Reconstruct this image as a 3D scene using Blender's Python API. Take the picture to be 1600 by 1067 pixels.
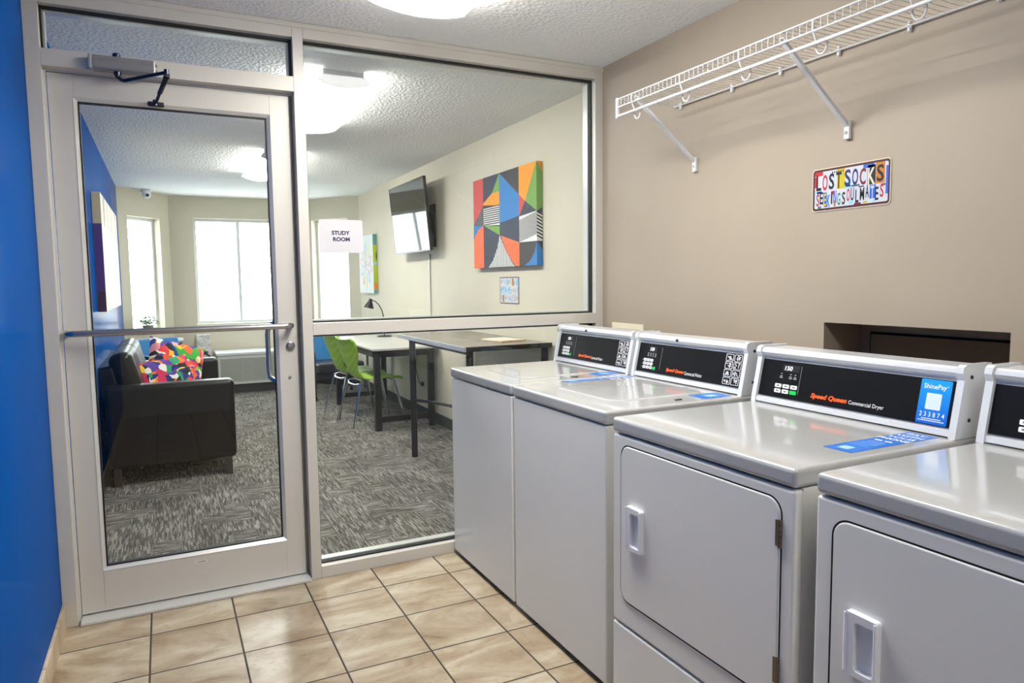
import bpy, bmesh, math, random
from mathutils import Vector, Matrix
PI = math.pi
random.seed(7)
S = bpy.context.scene
for o in list(bpy.data.objects): bpy.data.objects.remove(o)
COL = S.collection

# ------------------------------------------------------------------ camera, world, exposure
cam_d = bpy.data.cameras.new('camera'); cam = bpy.data.objects.new('camera', cam_d); COL.objects.link(cam)
cam.location = (0.0351, -3.1508, 1.3342)
cam.rotation_euler = (1.4851, 0.0119, -0.4619)
cam_d.sensor_width = 36; cam_d.lens = 1094.4 / 1600 * 36; cam_d.clip_start = .02
S.camera = cam
vs = S.view_settings
vs.view_transform = 'Standard'; vs.look = 'None'; vs.gamma = 1; vs.use_curve_mapping = False
vs.exposure = 0.08
W = bpy.data.worlds.new('world'); S.world = W; W.use_nodes = True
bg = W.node_tree.nodes['Background']; bg.inputs[0].default_value = (.93, .97, 1, 1); bg.inputs[1].default_value = 8.0
LAMP_LAUNDRY = 34
LAMP_STUDY = 40
S.cycles.use_denoising = True; S.cycles.max_bounces = 10; S.cycles.diffuse_bounces = 6; S.cycles.transparent_max_bounces = 16; S.cycles.sample_clamp_indirect = 8

XL, XR, XS, H = -.376, 2.147, 2.314, 2.439       # left wall, laundry right wall, study right wall, ceiling

# ------------------------------------------------------------------ materials
def lin(c):
    c = [x / 255 for x in c]
    return tuple(x / 12.92 if x <= .04045 else ((x + .055) / 1.055) ** 2.4 for x in c) + (1,)
MATS = {}
def mat(name, c, rough=.5, metal=0, spec=.5, emit=0, coat=0, coat_rough=.05):
    if name in MATS: return MATS[name]
    m = bpy.data.materials.new(name); m.use_nodes = True
    b = m.node_tree.nodes['Principled BSDF']
    b.inputs['Base Color'].default_value = lin(c); b.inputs['Roughness'].default_value = rough
    b.inputs['Metallic'].default_value = metal; b.inputs['Specular IOR Level'].default_value = spec
    if coat: b.inputs['Coat Weight'].default_value = coat; b.inputs['Coat Roughness'].default_value = coat_rough
    if emit:
        b.inputs['Emission Color'].default_value = lin(c); b.inputs['Emission Strength'].default_value = emit
    MATS[name] = m
    return m
class NT:
    def __init__(s, m): s.m = m; s.t = m.node_tree; s.b = s.t.nodes['Principled BSDF']
    def n(s, typ, **kw):
        nd = s.t.nodes.new('ShaderNode' + typ)
        for k, v in kw.items():
            if isinstance(k, str) and k in nd.inputs.keys(): nd.inputs[k].default_value = v
            else: setattr(nd, k, v)
        return nd
    def l(s, a, b): s.t.links.new(a, b)
    def coord(s, scale=(1, 1, 1), loc=(0, 0, 0), rot=(0, 0, 0)):
        tc = s.n('TexCoord'); mp = s.n('Mapping')
        mp.inputs['Scale'].default_value = scale; mp.inputs['Location'].default_value = loc; mp.inputs['Rotation'].default_value = rot
        s.l(tc.outputs['Object'], mp.inputs['Vector']); return mp.outputs[0]
    def ramp(s, fac, stops, interp='LINEAR'):
        r = s.n('ValToRGB'); r.color_ramp.interpolation = interp
        el = r.color_ramp.elements
        while len(el) < len(stops): el.new(.5)
        for e, (p, c) in zip(el, stops): e.position = p; e.color = lin(c)
        s.l(fac, r.inputs[0]); return r.outputs[0]
    def mix(s, fac, a, b, mode='MIX'):
        x = s.n('Mix', data_type='RGBA', blend_type=mode)
        for sock, v in ((x.inputs[0], fac), (x.inputs[6], a), (x.inputs[7], b)):
            if hasattr(v, 'is_linked'): s.l(v, sock)
            else: sock.default_value = v
        return x.outputs[2]
    def bump(s, h, strength, dist=.002):
        bp = s.n('Bump'); bp.inputs['Strength'].default_value = strength; bp.inputs['Distance'].default_value = dist
        s.l(h, bp.inputs['Height']); s.l(bp.outputs[0], s.b.inputs['Normal'])

def painted(name, c, rough, scale=120, strength=.12, spec=.4, var=4, dist=.001):
    m = mat(name, c, rough, spec=spec); t = NT(m)
    co = t.coord()
    nz = t.n('TexNoise'); nz.inputs['Scale'].default_value = scale; nz.inputs['Detail'].default_value = 3; t.l(co, nz.inputs['Vector'])
    big = t.n('TexNoise'); big.inputs['Scale'].default_value = 1.3; t.l(co, big.inputs['Vector'])
    t.l(t.ramp(big.outputs[0], [(.3, [max(0, x - var) for x in c]), (.7, [min(255, x + var) for x in c])]), t.b.inputs['Base Color'])
    t.bump(nz.outputs[0], strength, dist)
    return m
M_TAUPE = painted('taupe_wall_paint', (160, 147, 130), .55)
M_CREAM = painted('cream_wall_paint', (210, 202, 180), .6)
M_BLUE = painted('blue_wall_paint', (2, 74, 150), .15, scale=60, strength=.2, spec=.001, dist=.0015, var=3)
M_REARW = painted('rear_wall_paint', (200, 196, 188), .6)
# popcorn ceiling
M_CEIL = mat('stippled_ceiling', (240, 240, 237), .9, spec=.2); t = NT(M_CEIL); co = t.coord()
nz = t.n('TexNoise'); nz.inputs['Scale'].default_value = 75; nz.inputs['Detail'].default_value = 4; t.l(co, nz.inputs['Vector'])
n2 = t.n('TexVoronoi'); n2.inputs['Scale'].default_value = 55; t.l(co, n2.inputs['Vector'])
ad = t.n('Math', operation='ADD'); t.l(nz.outputs[0], ad.inputs[0]); t.l(n2.outputs[0], ad.inputs[1])
t.bump(ad.outputs[0], .6, .006)
# floor tile
M_TILE = mat('beige_stone_tile', (190, 175, 150), .22, spec=.35); t = NT(M_TILE)
co = t.coord(loc=(.0684 + .305 * 20, .2197 + .305 * 40, 0))
br = t.n('TexBrick'); br.offset = 0; br.squash = 1
for k, v in (('Scale', 1), ('Mortar Size', .0036), ('Mortar Smooth', .15), ('Bias', 0), ('Brick Width', .305), ('Row Height', .305)): br.inputs[k].default_value = v
br.inputs['Color1'].default_value = (0, 0, 0, 1); br.inputs['Color2'].default_value = (1, 1, 1, 1); br.inputs['Mortar'].default_value = (.5, .5, .5, 1)
t.l(co, br.inputs['Vector'])
def vadd(a, b, s):
    x = t.n('VectorMath', operation='SCALE'); t.l(b, x.inputs[0]); x.inputs[3].default_value = s
    y = t.n('VectorMath', operation='ADD'); t.l(a, y.inputs[0]); t.l(x.outputs[0], y.inputs[1]); return y.outputs[0]
# each tile gets its own piece of the stone pattern
vo = vadd(co, br.outputs['Color'], 37.)
w1 = t.n('TexNoise'); w1.inputs['Scale'].default_value = 2.2; w1.inputs['Detail'].default_value = 8; w1.inputs['Roughness'].default_value = .6; w1.inputs['Distortion'].default_value = 1.4
mp2 = t.n('Mapping'); mp2.inputs['Scale'].default_value = (1, 2.2, 1); mp2.inputs['Rotation'].default_value = (0, 0, .5); t.l(vo, mp2.inputs[0]); t.l(mp2.outputs[0], w1.inputs['Vector'])
stone = t.ramp(w1.outputs[0], [(.28, (116, 96, 72)), (.42, (150, 131, 106)), (.55, (168, 153, 129)), (.70, (190, 180, 160)), ])
sp = t.n('TexNoise'); sp.inputs['Scale'].default_value = 45; sp.inputs['Detail'].default_value = 6; t.l(vo, sp.inputs['Vector'])
spc = t.ramp(sp.outputs[0], [(.30, (190, 170, 150)), (.42, (255, 255, 255))])
stone = t.mix(.3, stone, spc, 'MULTIPLY')
t.l(t.mix(br.outputs['Fac'], stone, lin((62, 56, 48))), t.b.inputs['Base Color'])
rr = t.n('MapRange'); rr.inputs['To Min'].default_value = .31; rr.inputs['To Max'].default_value = .8; t.l(br.outputs['Fac'], rr.inputs[0])
t.l(rr.outputs[0], t.b.inputs['Roughness'])
iv = t.n('Math', operation='SUBTRACT'); iv.inputs[0].default_value = 1; t.l(br.outputs['Fac'], iv.inputs[1])
t.bump(iv.outputs[0], .5, .003)
# wall base tile
M_BTILE = mat('beige_base_tile', (188, 170, 142), .3); t = NT(M_BTILE); co = t.coord()
w1 = t.n('TexNoise'); w1.inputs['Scale'].default_value = 9; w1.inputs['Detail'].default_value = 6; t.l(co, w1.inputs['Vector'])
t.l(t.ramp(w1.outputs[0], [(.3, (160, 138, 110)), (.7, (208, 192, 166))]), t.b.inputs['Base Color'])
# carpet tile: blocks of short streaks
M_CARPET = mat('grey_streaked_carpet_tile', (110, 105, 96), .95, spec=.1); t = NT(M_CARPET)
co = t.coord()
sep = t.n('SeparateXYZ'); t.l(co, sep.inputs[0])
def mth(op, a, b_=None):
    x = t.n('Math', operation=op)
    for i, v in enumerate((a, b_)):
        if v is None: continue
        if hasattr(v, 'is_linked'): t.l(v, x.inputs[i])
        else: x.inputs[i].default_value = v
    return x.outputs[0]
def wn2(a, b_):
    cb = t.n('CombineXYZ'); t.l(a, cb.inputs[0]); t.l(b_, cb.inputs[1]); w_ = t.n('TexWhiteNoise', noise_dimensions='2D'); t.l(cb.outputs[0], w_.inputs[0]); return w_.outputs[0]
def dashes(u, v, wd, ln):
    col = mth('FLOOR', mth('DIVIDE', u, wd)); sh_ = wn2(col, mth('MULTIPLY', col, .37))
    return wn2(col, mth('FLOOR', mth('ADD', mth('DIVIDE', v, ln), mth('MULTIPLY', sh_, 9.))))
X_, Y_ = sep.outputs[0], sep.outputs[1]
dA = dashes(X_, Y_, .0065, .07); dB = dashes(Y_, X_, .0065, .07)
blk = wn2(mth('FLOOR', mth('DIVIDE', mth('ADD', X_, .07), .125)), mth('FLOOR', mth('DIVIDE', Y_, .17)))
sel = mth('GREATER_THAN', blk, .66)
mx_ = t.n('Mix', data_type='FLOAT'); t.l(sel, mx_.inputs[0]); t.l(dA, mx_.inputs[2]); t.l(dB, mx_.inputs[3])
cc = t.ramp(mx_.outputs[0], [(.0, (86, 84, 79)), (.3, (102, 99, 94)), (.5, (124, 121, 115)), (.78, (148, 144, 136)), (1, (174, 170, 161))])
pt = t.n('TexNoise'); pt.inputs['Scale'].default_value = 3.5; t.l(co, pt.inputs['Vector'])
cc = t.mix(.5, cc, t.ramp(pt.outputs[0], [(.35, (165, 160, 155)), (.65, (255, 255, 255))]), 'MULTIPLY')
fz = t.n('TexNoise'); fz.inputs['Scale'].default_value = 420; t.l(co, fz.inputs['Vector'])
cc = t.mix(.5, cc, t.ramp(fz.outputs[0], [(.3, (120, 120, 120)), (.6, (255, 255, 255))]), 'MULTIPLY')
t.l(cc, t.b.inputs['Base Color']); t.bump(fz.outputs[0], .6, .004)

M_ALU = mat('satin_aluminium', (202, 197, 187), .42, metal=.12, spec=.5)
M_ALU2 = mat('bright_aluminium_edge', (214, 213, 207), .3, metal=.35)
M_GASKET = mat('black_rubber_gasket', (14, 14, 15), .6)
M_STEEL = mat('brushed_steel', (176, 176, 178), .25, metal=1)
M_CHROME = mat('chrome', (205, 208, 212), .08, metal=1)
M_DSTEEL = mat('dark_steel', (70, 72, 82), .3, metal=1)
M_ENAMEL = mat('white_enamel', (214, 214, 216), .22, spec=.5, coat=.5, coat_rough=.06)
M_FRONT = mat('light_grey_enamel', (224, 223, 217), .3, spec=.5, coat=.3, coat_rough=.15)
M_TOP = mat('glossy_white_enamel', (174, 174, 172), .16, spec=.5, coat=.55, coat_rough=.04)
M_PLASTIC = mat('white_plastic', (225, 225, 228), .3, spec=.5)
M_CONS = mat('silver_white_console', (212, 214, 217), .24, spec=.6, coat=.4)
M_PANEL = mat('black_control_panel', (17, 17, 18), .38, spec=.2)
M_BLACK = mat('black_plastic', (20, 20, 22), .45)
M_DARK = mat('dark_gap', (12, 12, 12), .9)
M_WIRE = mat('white_vinyl_wire', (214, 214, 214), .35)
M_WHITE = mat('white_print', (240, 240, 242), .5)
M_ORANGE = mat('orange_print', (255, 92, 16), .5)
M_GREEN = mat('green_key', (20, 190, 80), .4)
M_GREYLN = mat('grey_line', (120, 120, 122), .4, metal=.4)
M_LED = mat('white_display_digits', (235, 240, 245), .5, emit=1.0)
M_BRONZE = mat('hinge_metal', (120, 108, 92), .35, metal=.9)
M_STK = mat('blue_sticker', (34, 108, 196), .35)
M_STK2 = mat('bright_blue_sticker', (20, 140, 222), .35); t = NT(M_STK2); co = t.coord()
sz = t.n('SeparateXYZ'); t.l(co, sz.inputs[0]); mr = t.n('MapRange'); mr.inputs['From Min'].default_value = .95; mr.inputs['From Max'].default_value = 1.07
t.l(sz.outputs[2], mr.inputs[0]); t.l(t.ramp(mr.outputs[0], [(0, (14, 92, 200)), (1, (24, 156, 230))]), t.b.inputs['Base Color'])
M_STK3 = mat('pale_blue_print', (150, 190, 235), .5)
M_QR = mat('pale_square', (206, 222, 240), .5)
M_IVORY = mat('ivory_plastic', (226, 218, 190), .4)
M_VINYLW = mat('white_window_vinyl', (225, 228, 228), .4)
M_SILL = mat('off_white_sill', (222, 220, 208), .45)
M_LEATHER = mat('black_leather', (14, 13, 13), .33, spec=.3); t = NT(M_LEATHER); co = t.coord()
nz = t.n('TexNoise'); nz.inputs['Scale'].default_value = 90; nz.inputs['Detail'].default_value = 4; t.l(co, nz.inputs['Vector']); t.bump(nz.outputs[0], .04, .001)
M_BLUEV = mat('blue_vinyl', (38, 128, 192), .35)
M_DFAB = mat('charcoal_vinyl', (42, 43, 50), .4)
M_DESKTOP = mat('grey_laminate_top', (196, 194, 188), .3)
M_TABTOP = mat('brown_woodgrain_top', (110, 98, 88), .25); t = NT(M_TABTOP); co = t.coord(scale=(14, 1.5, 1))
nz = t.n('TexNoise'); nz.inputs['Scale'].default_value = 3; nz.inputs['Detail'].default_value = 6; t.l(co, nz.inputs['Vector'])
t.l(t.ramp(nz.outputs[0], [(.35, (92, 82, 74)), (.65, (134, 122, 110))]), t.b.inputs['Base Color'])
M_TABEDGE = mat('pale_metal_edge', (200, 200, 204), .3, metal=.6)
M_BSTEEL = mat('black_steel_tube', (20, 20, 22), .4, spec=.3)
M_GREENCH = mat('lime_green_plastic', (128, 178, 30), .35); t = NT(M_GREENCH); co = t.coord(scale=(1, 1, 1))
wv = t.n('TexVoronoi'); wv.inputs['Scale'].default_value = 55; wv.inputs['Randomness'].default_value = 0; t.l(co, wv.inputs['Vector'])
t.l(t.ramp(wv.outputs[0], [(.0, (100, 142, 24)), (.45, (150, 196, 44)), (.8, (176, 214, 84))]), t.b.inputs['Base Color']); t.bump(wv.outputs[0], .4, .003)
M_SCREEN = mat('glossy_black_screen', (14, 14, 16), .04, spec=.9)
M_COVE = mat('black_cove_base', (30, 32, 37), .45)
M_HEATER = mat('heater_cream_metal', (206, 206, 196), .4)
M_STONE = mat('mottled_white_box', (214, 210, 206), .6); t = NT(M_STONE); co = t.coord()
nz = t.n('TexNoise'); nz.inputs['Scale'].default_value = 14; nz.inputs['Detail'].default_value = 5; t.l(co, nz.inputs['Vector'])
t.l(t.ramp(nz.outputs[0], [(.35, (170, 165, 160)), (.6, (235, 232, 228))]), t.b.inputs['Base Color'])
M_LEAF = mat('leaf_green', (70, 130, 45), .5)
M_POT = mat('grey_pot', (150, 140, 128), .6)
M_DOORB = mat('shaded_recess_panel', (142, 122, 96), .7, spec=.2)  # wall paint turned darker and browner, recess shade put into the colour
M_SNOW = mat('pale_ground', (225, 225, 228), .9)
M_BARK = mat('bark', (150, 145, 140), .9)
def pillow_mat(name, scale, stops, off):
    m = mat(name, (200, 200, 200), .8, spec=.2); t = NT(m); co = t.coord(loc=off)
    nz = t.n('TexNoise'); nz.inputs['Scale'].default_value = 5; t.l(co, nz.inputs['Vector'])
    ds = t.n('VectorMath', operation='SCALE'); t.l(nz.outputs[1], ds.inputs[0]); ds.inputs[3].default_value = .22
    av = t.n('VectorMath', operation='ADD'); t.l(co, av.inputs[0]); t.l(ds.outputs[0], av.inputs[1])
    v = t.n('TexVoronoi'); v.inputs['Scale'].default_value = scale; t.l(av.outputs[0], v.inputs['Vector'])
    sc = t.n('SeparateColor'); t.l(v.outputs['Color'], sc.inputs[0])
    t.l(t.ramp(sc.outputs[0], stops, 'CONSTANT'), t.b.inputs['Base Color']); return m
M_PIL1 = pillow_mat('bright_abstract_print', 21, [(0, (236, 232, 214)), (.12, (30, 60, 140)), (.24, (232, 96, 50)), (.36, (60, 160, 66)), (.48, (240, 186, 50)), (.58, (22, 34, 40)), (.66, (226, 60, 66)), (.76, (92, 62, 150)), (.86, (238, 150, 160)), (.94, (130, 196, 80))], (0, 0, 0))
M_PIL2 = pillow_mat('dark_abstract_print', 24, [(0, (26, 44, 110)), (.14, (204, 44, 84)), (.3, (24, 30, 36)), (.42, (236, 120, 50)), (.54, (232, 228, 214)), (.66, (40, 150, 100)), (.76, (88, 60, 146)), (.86, (220, 50, 60)), (.93, (240, 196, 70))], (3, 1, 0))
# thin clear glazing: reflection by Fresnel, the rest passes
M_GLASS = bpy.data.materials.new('clear_glass'); M_GLASS.use_nodes = True
_t = M_GLASS.node_tree; _t.nodes.clear()
_o = _t.nodes.new('ShaderNodeOutputMaterial'); _m = _t.nodes.new('ShaderNodeMixShader'); _tr = _t.nodes.new('ShaderNodeBsdfTransparent'); _g = _t.nodes.new('ShaderNodeBsdfGlossy'); _f = _t.nodes.new('ShaderNodeFresnel')
_tr.inputs[0].default_value = (.965, .985, .975, 1); _g.inputs['Roughness'].default_value = 0; _f.inputs[0].default_value = 1.45
_gm = _t.nodes.new('ShaderNodeNewGeometry'); _mr = _t.nodes.new('ShaderNodeMapRange')
_mr.inputs['To Min'].default_value = 1.45; _mr.inputs['To Max'].default_value = 1 / 1.45      # same index seen from either face of the sheet
_t.links.new(_gm.outputs['Backfacing'], _mr.inputs[0]); _t.links.new(_mr.outputs[0], _f.inputs[0])
_t.links.new(_f.outputs[0], _m.inputs[0]); _t.links.new(_tr.outputs[0], _m.inputs[1]); _t.links.new(_g.outputs[0], _m.inputs[2]); _t.links.new(_m.outputs[0], _o.inputs[0])
def lamp_mat(name, strength):
    m = mat(name, (255, 252, 246), .4); b = m.node_tree.nodes['Principled BSDF']
    b.inputs['Emission Color'].default_value = (1, .985, .95, 1); b.inputs['Emission Strength'].default_value = strength; return m
M_LAMP1 = lamp_mat('lit_diffuser', LAMP_LAUNDRY)
M_LAMP_END = lamp_mat('lit_diffuser_end', LAMP_LAUNDRY * .35)
M_FILL_REAR = lamp_mat('rear_fill_diffuser', LAMP_LAUNDRY * .45)
M_LAMP2 = lamp_mat('lit_diffuser_study', LAMP_STUDY)

# ------------------------------------------------------------------ mesh helper
def frame(O, U, V):
    U = Vector(U).normalized(); V = Vector(V); V = (V - U * U.dot(V)).normalized(); N = U.cross(V)
    m = Matrix((U, V, N)).transposed().to_4x4(); m.translation = Vector(O); return m
class MB:
    def __init__(s): s.v = []; s.f = []; s.m = []; s.sm = []
    def add(s, vs_, fs, m=0, smooth=False, M=None):
        k = len(s.v)
        for p in vs_:
            p = Vector(p); s.v.append(M @ p if M else p)
        for f in fs: s.f.append([i + k for i in f]); s.m.append(m); s.sm.append(smooth)
        return s
    def bm(s, b, m=0, smooth=False, M=None):
        b.verts.ensure_lookup_table()
        for i, v in enumerate(b.verts): v.index = i
        s.add([v.co.copy() for v in b.verts], [[v.index for v in f.verts] for f in b.faces], m, smooth, M); b.free(); return s
    def box(s, x0, x1, y0, y1, z0, z1, m=0, bev=0, seg=2, M=None):
        if x0 > x1: x0, x1 = x1, x0
        if y0 > y1: y0, y1 = y1, y0
        if z0 > z1: z0, z1 = z1, z0
        b = bmesh.new(); bmesh.ops.create_cube(b, size=1)
        for v in b.verts: v.co = Vector(((x0 + x1) / 2 + v.co.x * (x1 - x0), (y0 + y1) / 2 + v.co.y * (y1 - y0), (z0 + z1) / 2 + v.co.z * (z1 - z0)))
        if bev:
            bev = min(bev, .49 * min(x1 - x0, y1 - y0, z1 - z0))
            bmesh.ops.bevel(b, geom=list(b.edges), offset=bev, segments=seg, profile=.5, affect='EDGES')
        return s.bm(b, m, bool(bev), M)
    def tube(s, pts, r, m=0, n=10, closed=False, M=None, cap=True):
        pts = [Vector(p) for p in pts]; rings = []; N = len(pts)
        up = None; vs_ = []; fs = []
        for i, p in enumerate(pts):
            if closed: d = (pts[(i + 1) % N] - pts[i - 1])
            else: d = pts[min(i + 1, N - 1)] - pts[max(i - 1, 0)]
            d.normalize()
            if up is None:
                up = Vector((0, 0, 1)) if abs(d.z) < .9 else Vector((1, 0, 0))
            a = d.cross(up)
            if a.length < 1e-4: a = d.cross(Vector((1, 0, 0)))
            a.normalize(); b = a.cross(d).normalized(); up = b
            rr = r[i] if isinstance(r, (list, tuple)) else r
            for k in range(n): vs_.append(p + a * rr * math.cos(2 * PI * k / n) + b * rr * math.sin(2 * PI * k / n))
        for i in range(N if closed else N - 1):
            j = (i + 1) % N
            for k in range(n): fs.append((i * n + k, i * n + (k + 1) % n, j * n + (k + 1) % n, j * n + k))
        if cap and not closed: fs.append(tuple(range(n))[::-1]); fs.append(tuple((N - 1) * n + k for k in range(n)))
        return s.add(vs_, fs, m, True, M)
    def cyl(s, a, b, r, m=0, n=20, M=None): return s.tube([a, b], r, m, n, M=M)
    def lathe(s, prof, m=0, n=24, M=None, ang=2 * PI):
        vs_ = []; fs = []; k = len(prof)
        for i in range(n):
            a = ang * i / n
            for r, z in prof: vs_.append((r * math.cos(a), r * math.sin(a), z))
        for i in range(n):
            j = (i + 1) % n
            for q in range(k - 1): fs.append((i * k + q, j * k + q, j * k + q + 1, i * k + q + 1))
        return s.add(vs_, fs, m, True, M)
    def prism(s, poly, h0, h1, m=0, M=None, smooth=False):      # poly in local xy, extruded along local z
        n = len(poly); vs_ = [(x, y, h0) for x, y in poly] + [(x, y, h1) for x, y in poly]
        fs = [tuple(range(n))[::-1], tuple(range(n, 2 * n))] + [(i, (i + 1) % n, n + (i + 1) % n, n + i) for i in range(n)]
        a = sum(poly[i][0] * poly[(i + 1) % n][1] - poly[(i + 1) % n][0] * poly[i][1] for i in range(n))
        if a < 0: fs = [f[::-1] for f in fs]
        return s.add(vs_, fs, m, smooth, M)
    def poly(s, pts, m=0, M=None): return s.add([(p[0], p[1], p[2] if len(p) > 2 else 0) for p in pts], [tuple(range(len(pts)))], m, False, M)
    def ring(s, outer, inner, h0, h1, m=0, M=None):
        n = len(outer)
        vs_ = [(x, y, h) for h in (h0, h1) for L in (outer, inner) for x, y in L]
        fs = []
        for i in range(n):
            j = (i + 1) % n
            fs += [(2 * n + i, 2 * n + j, 3 * n + j, 3 * n + i), (i, n + i, n + j, j), (i, j, 2 * n + j, 2 * n + i), (n + i, 3 * n + i, 3 * n + j, n + j)]
        return s.add(vs_, fs, m, False, M)
    def text(s, txt, M, w=None, h=None, m=0, bold=0, shear=0, ext=.0002, align='C', lift=0):
        c = bpy.data.curves.new('t', 'FONT'); c.body = txt; c.offset = bold; c.shear = shear; c.resolution_u = 3
        o = bpy.data.objects.new('t', c); me = bpy.data.meshes.new_from_object(o)
        if len(me.vertices):
            xs = [v.co.x for v in me.vertices]; ys = [v.co.y for v in me.vertices]
            x0, x1, y0, y1 = min(xs), max(xs), min(ys), max(ys)
            sx = (w / (x1 - x0)) if w else None; sy = (h / (y1 - y0)) if h else None
            sx = sx or sy; sy = sy or sx
            ox = (x0 + x1) / 2 if align == 'C' else x0
            vs_ = [((v.co.x - ox) * sx, (v.co.y - (y0 + y1) / 2) * sy, lift + ext) for v in me.vertices]
            s.add(vs_, [tuple(p.vertices) for p in me.polygons], m, False, M)
        bpy.data.objects.remove(o); bpy.data.curves.remove(c); bpy.data.meshes.remove(me); return s
    def build(s, name, mats, parent=None, org=None, kind=None, label=None, sharp=35):
        if not isinstance(mats, (list, tuple)): mats = [mats]
        me = bpy.data.meshes.new(name)
        O = Vector(org) if org else Vector((0, 0, 0))
        me.from_pydata([v - O for v in s.v], [], s.f)
        for x in mats: me.materials.append(x)
        me.polygons.foreach_set('material_index', s.m); me.polygons.foreach_set('use_smooth', s.sm)
        me.update()
        if any(s.sm):
            b = bmesh.new(); b.from_mesh(me)
            for e in b.edges:
                if len(e.link_faces) == 2 and e.calc_face_angle(0) > math.radians(sharp): e.smooth = False
            b.to_mesh(me); b.free()
        o = bpy.data.objects.new(name, me); COL.objects.link(o)
        if any(s.sm): wn = o.modifiers.new('wn', 'WEIGHTED_NORMAL'); wn.keep_sharp = True; wn.weight = 80
        if parent: o.parent = parent
        elif org: o.location = O
        if kind: o['kind'] = kind
        if label: o['label'] = label
        return o
def tag(o, label, cat, group=None):
    o['label'] = label; o['category'] = cat
    if group: o['group'] = group
    return o
def thing(name, label, cat, loc=(0, 0, 0), rz=0, group=None):
    o = bpy.data.objects.new(name, None); COL.objects.link(o); o.location = loc; o.rotation_euler = (0, 0, rz); o.empty_display_size = .1
    return tag(o, label, cat, group)
def struct_empty(name, loc=(0, 0, 0)):
    o = bpy.data.objects.new(name, None); COL.objects.link(o); o.location = loc; o['kind'] = 'structure'; return o
def struct(name, mb, m): return mb.build(name, m, kind='structure')
def copy_tree(o, parent=None):
    c = o.copy(); COL.objects.link(c)
    if parent: c.parent = parent
    for ch in o.children: copy_tree(ch, c)
    return c
def rrect(x0, x1, y0, y1, r, n=6):
    P = []
    for cx, cy, a0 in ((x1 - r, y1 - r, 0), (x0 + r, y1 - r, PI / 2), (x0 + r, y0 + r, PI), (x1 - r, y0 + r, 1.5 * PI)):
        for i in range(n + 1):
            a = a0 + PI / 2 * i / n; P.append((cx + r * math.cos(a), cy + r * math.sin(a)))
    return P
def arc(c, r, a0, a1, n, f): return [f(c[0] + r * math.cos(a0 + (a1 - a0) * i / n), c[1] + r * math.sin(a0 + (a1 - a0) * i / n)) for i in range(n + 1)]

# ------------------------------------------------------------------ room shell
YR = -4.7                                              # rear wall of the laundry, behind the camera
struct('floor', MB().box(XL - .12, XR + .3, YR - .1, .0, -.1, 0), M_TILE)
struct('floor', MB().box(XL - .12, XS + .12, .0, 6.75, -.1, 0.0), M_CARPET)
struct('ceiling', MB().box(XL - .12, XS + .3, YR - .1, 6.75, H, H + .1), M_CEIL)
struct('wall_left', MB().box(XL - .12, XL, YR, 5.92, 0, H), M_BLUE)
struct('wall_rear', MB().box(XL, XR, YR - .1, YR, 0, H), M_REARW)
# right wall of the laundry, with the plumbing recess and the outlet box opening
RY0, RY1, RZ0, RZ1 = -2.026, -1.408, .60, 1.175
BY0, BY1, BZ0, BZ1 = -.338, -.118, .90, 1.092
w = MB()
w.box(XR, XR + .2, YR, RY0, 0, H); w.box(XR, XR + .2, RY1, BY0, 0, H); w.box(XR, XR + .2, BY1, .114, 0, H)
w.box(XR, XR + .2, RY0, RY1, RZ1, H); w.box(XR, XR + .2, RY0, RY1, 0, RZ0)
w.box(XR, XR + .2, BY0, BY1, BZ1, H); w.box(XR, XR + .2, BY0, BY1, 0, BZ0)
struct('wall_right', w, M_TAUPE)
struct('wall_right', MB().box(XR + .2, XR + .3, YR, -1.0, 0, H), M_TAUPE)
struct('wall_right', MB().box(XS, XS + .12, .0, 5.80, 0, H), M_CREAM)

# bay at the far end: three window walls
A1, B1 = Vector((XL, 5.90)), Vector((.144, 6.53))
A2, B2 = Vector((1.74, 6.53)), Vector((XS, 5.78))
TW = .15
def wall_with_window(name, A, B, s0, s1, z0, z1):
    d = (B - A); L = d.length; d.normalize(); n = Vector((-d.y, d.x))
    M = frame((A.x, A.y, 0), (d.x, d.y, 0), (0, 0, 1))   # local x along wall, y up, z = U x V
    out = -TW if (M.to_3x3() @ Vector((0, 0, 1))).dot(Vector((n.x, n.y, 0))) < 0 else TW
    w = MB(); e = .07
    for a, b, c, dd in ((-e, s0, 0, H), (s1, L + e, 0, H), (s0, s1, 0, z0), (s0, s1, z1, H)): w.box(a, b, c, dd, 0, out, M=M)
    struct(name, w, M_CREAM)
    return M, out
def window(name, M, out, s0, s1, z0, z1, mullions=(), sash=()):
    r = struct_empty(name); o2 = out * .62; o3 = out * .98; f = .035
    fr = MB()
    fr.box(s0, s1, z0, z0 + f, o2, o3, M=M); fr.box(s0, s1, z1 - f, z1, o2, o3, M=M)
    fr.box(s0, s0 + f, z0 + f, z1 - f, o2, o3, M=M); fr.box(s1 - f, s1, z0 + f, z1 - f, o2, o3, M=M)
    for q in mullions: fr.box(q - .018, q + .018, z0 + f, z1 - f, o2, o3, M=M)
    fr.build('window_frame', M_VINYLW, r)
    xs = [s0 + f] + [q for q in mullions] + [s1 - f]
    for a, b in zip(xs[:-1], xs[1:]):
        MB().box(a, b, z0 + f, z1 - f, out * .8 - .003, out * .8 + .003, M=M).build('glass_pane', M_GLASS, r)
    MB().box(s0 - .02, s1 + .02, z0 - .035, z0 + .004, -out * .12, out * .62, M=M, bev=.004).build('window_sill', M_SILL, r)
    return r
M1, o1 = wall_with_window('wall_bay_left', A1, B1, .14, .66, .80, 2.135)
window('window_2', M1, o1, .14, .66, .80, 2.135)
M2, o2_ = wall_with_window('wall_far', B1, A2, .27, 1.34, .84, 2.17)
window('window_3', M2, o2_, .27, 1.34, .84, 2.17, mullions=(.80,))
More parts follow.
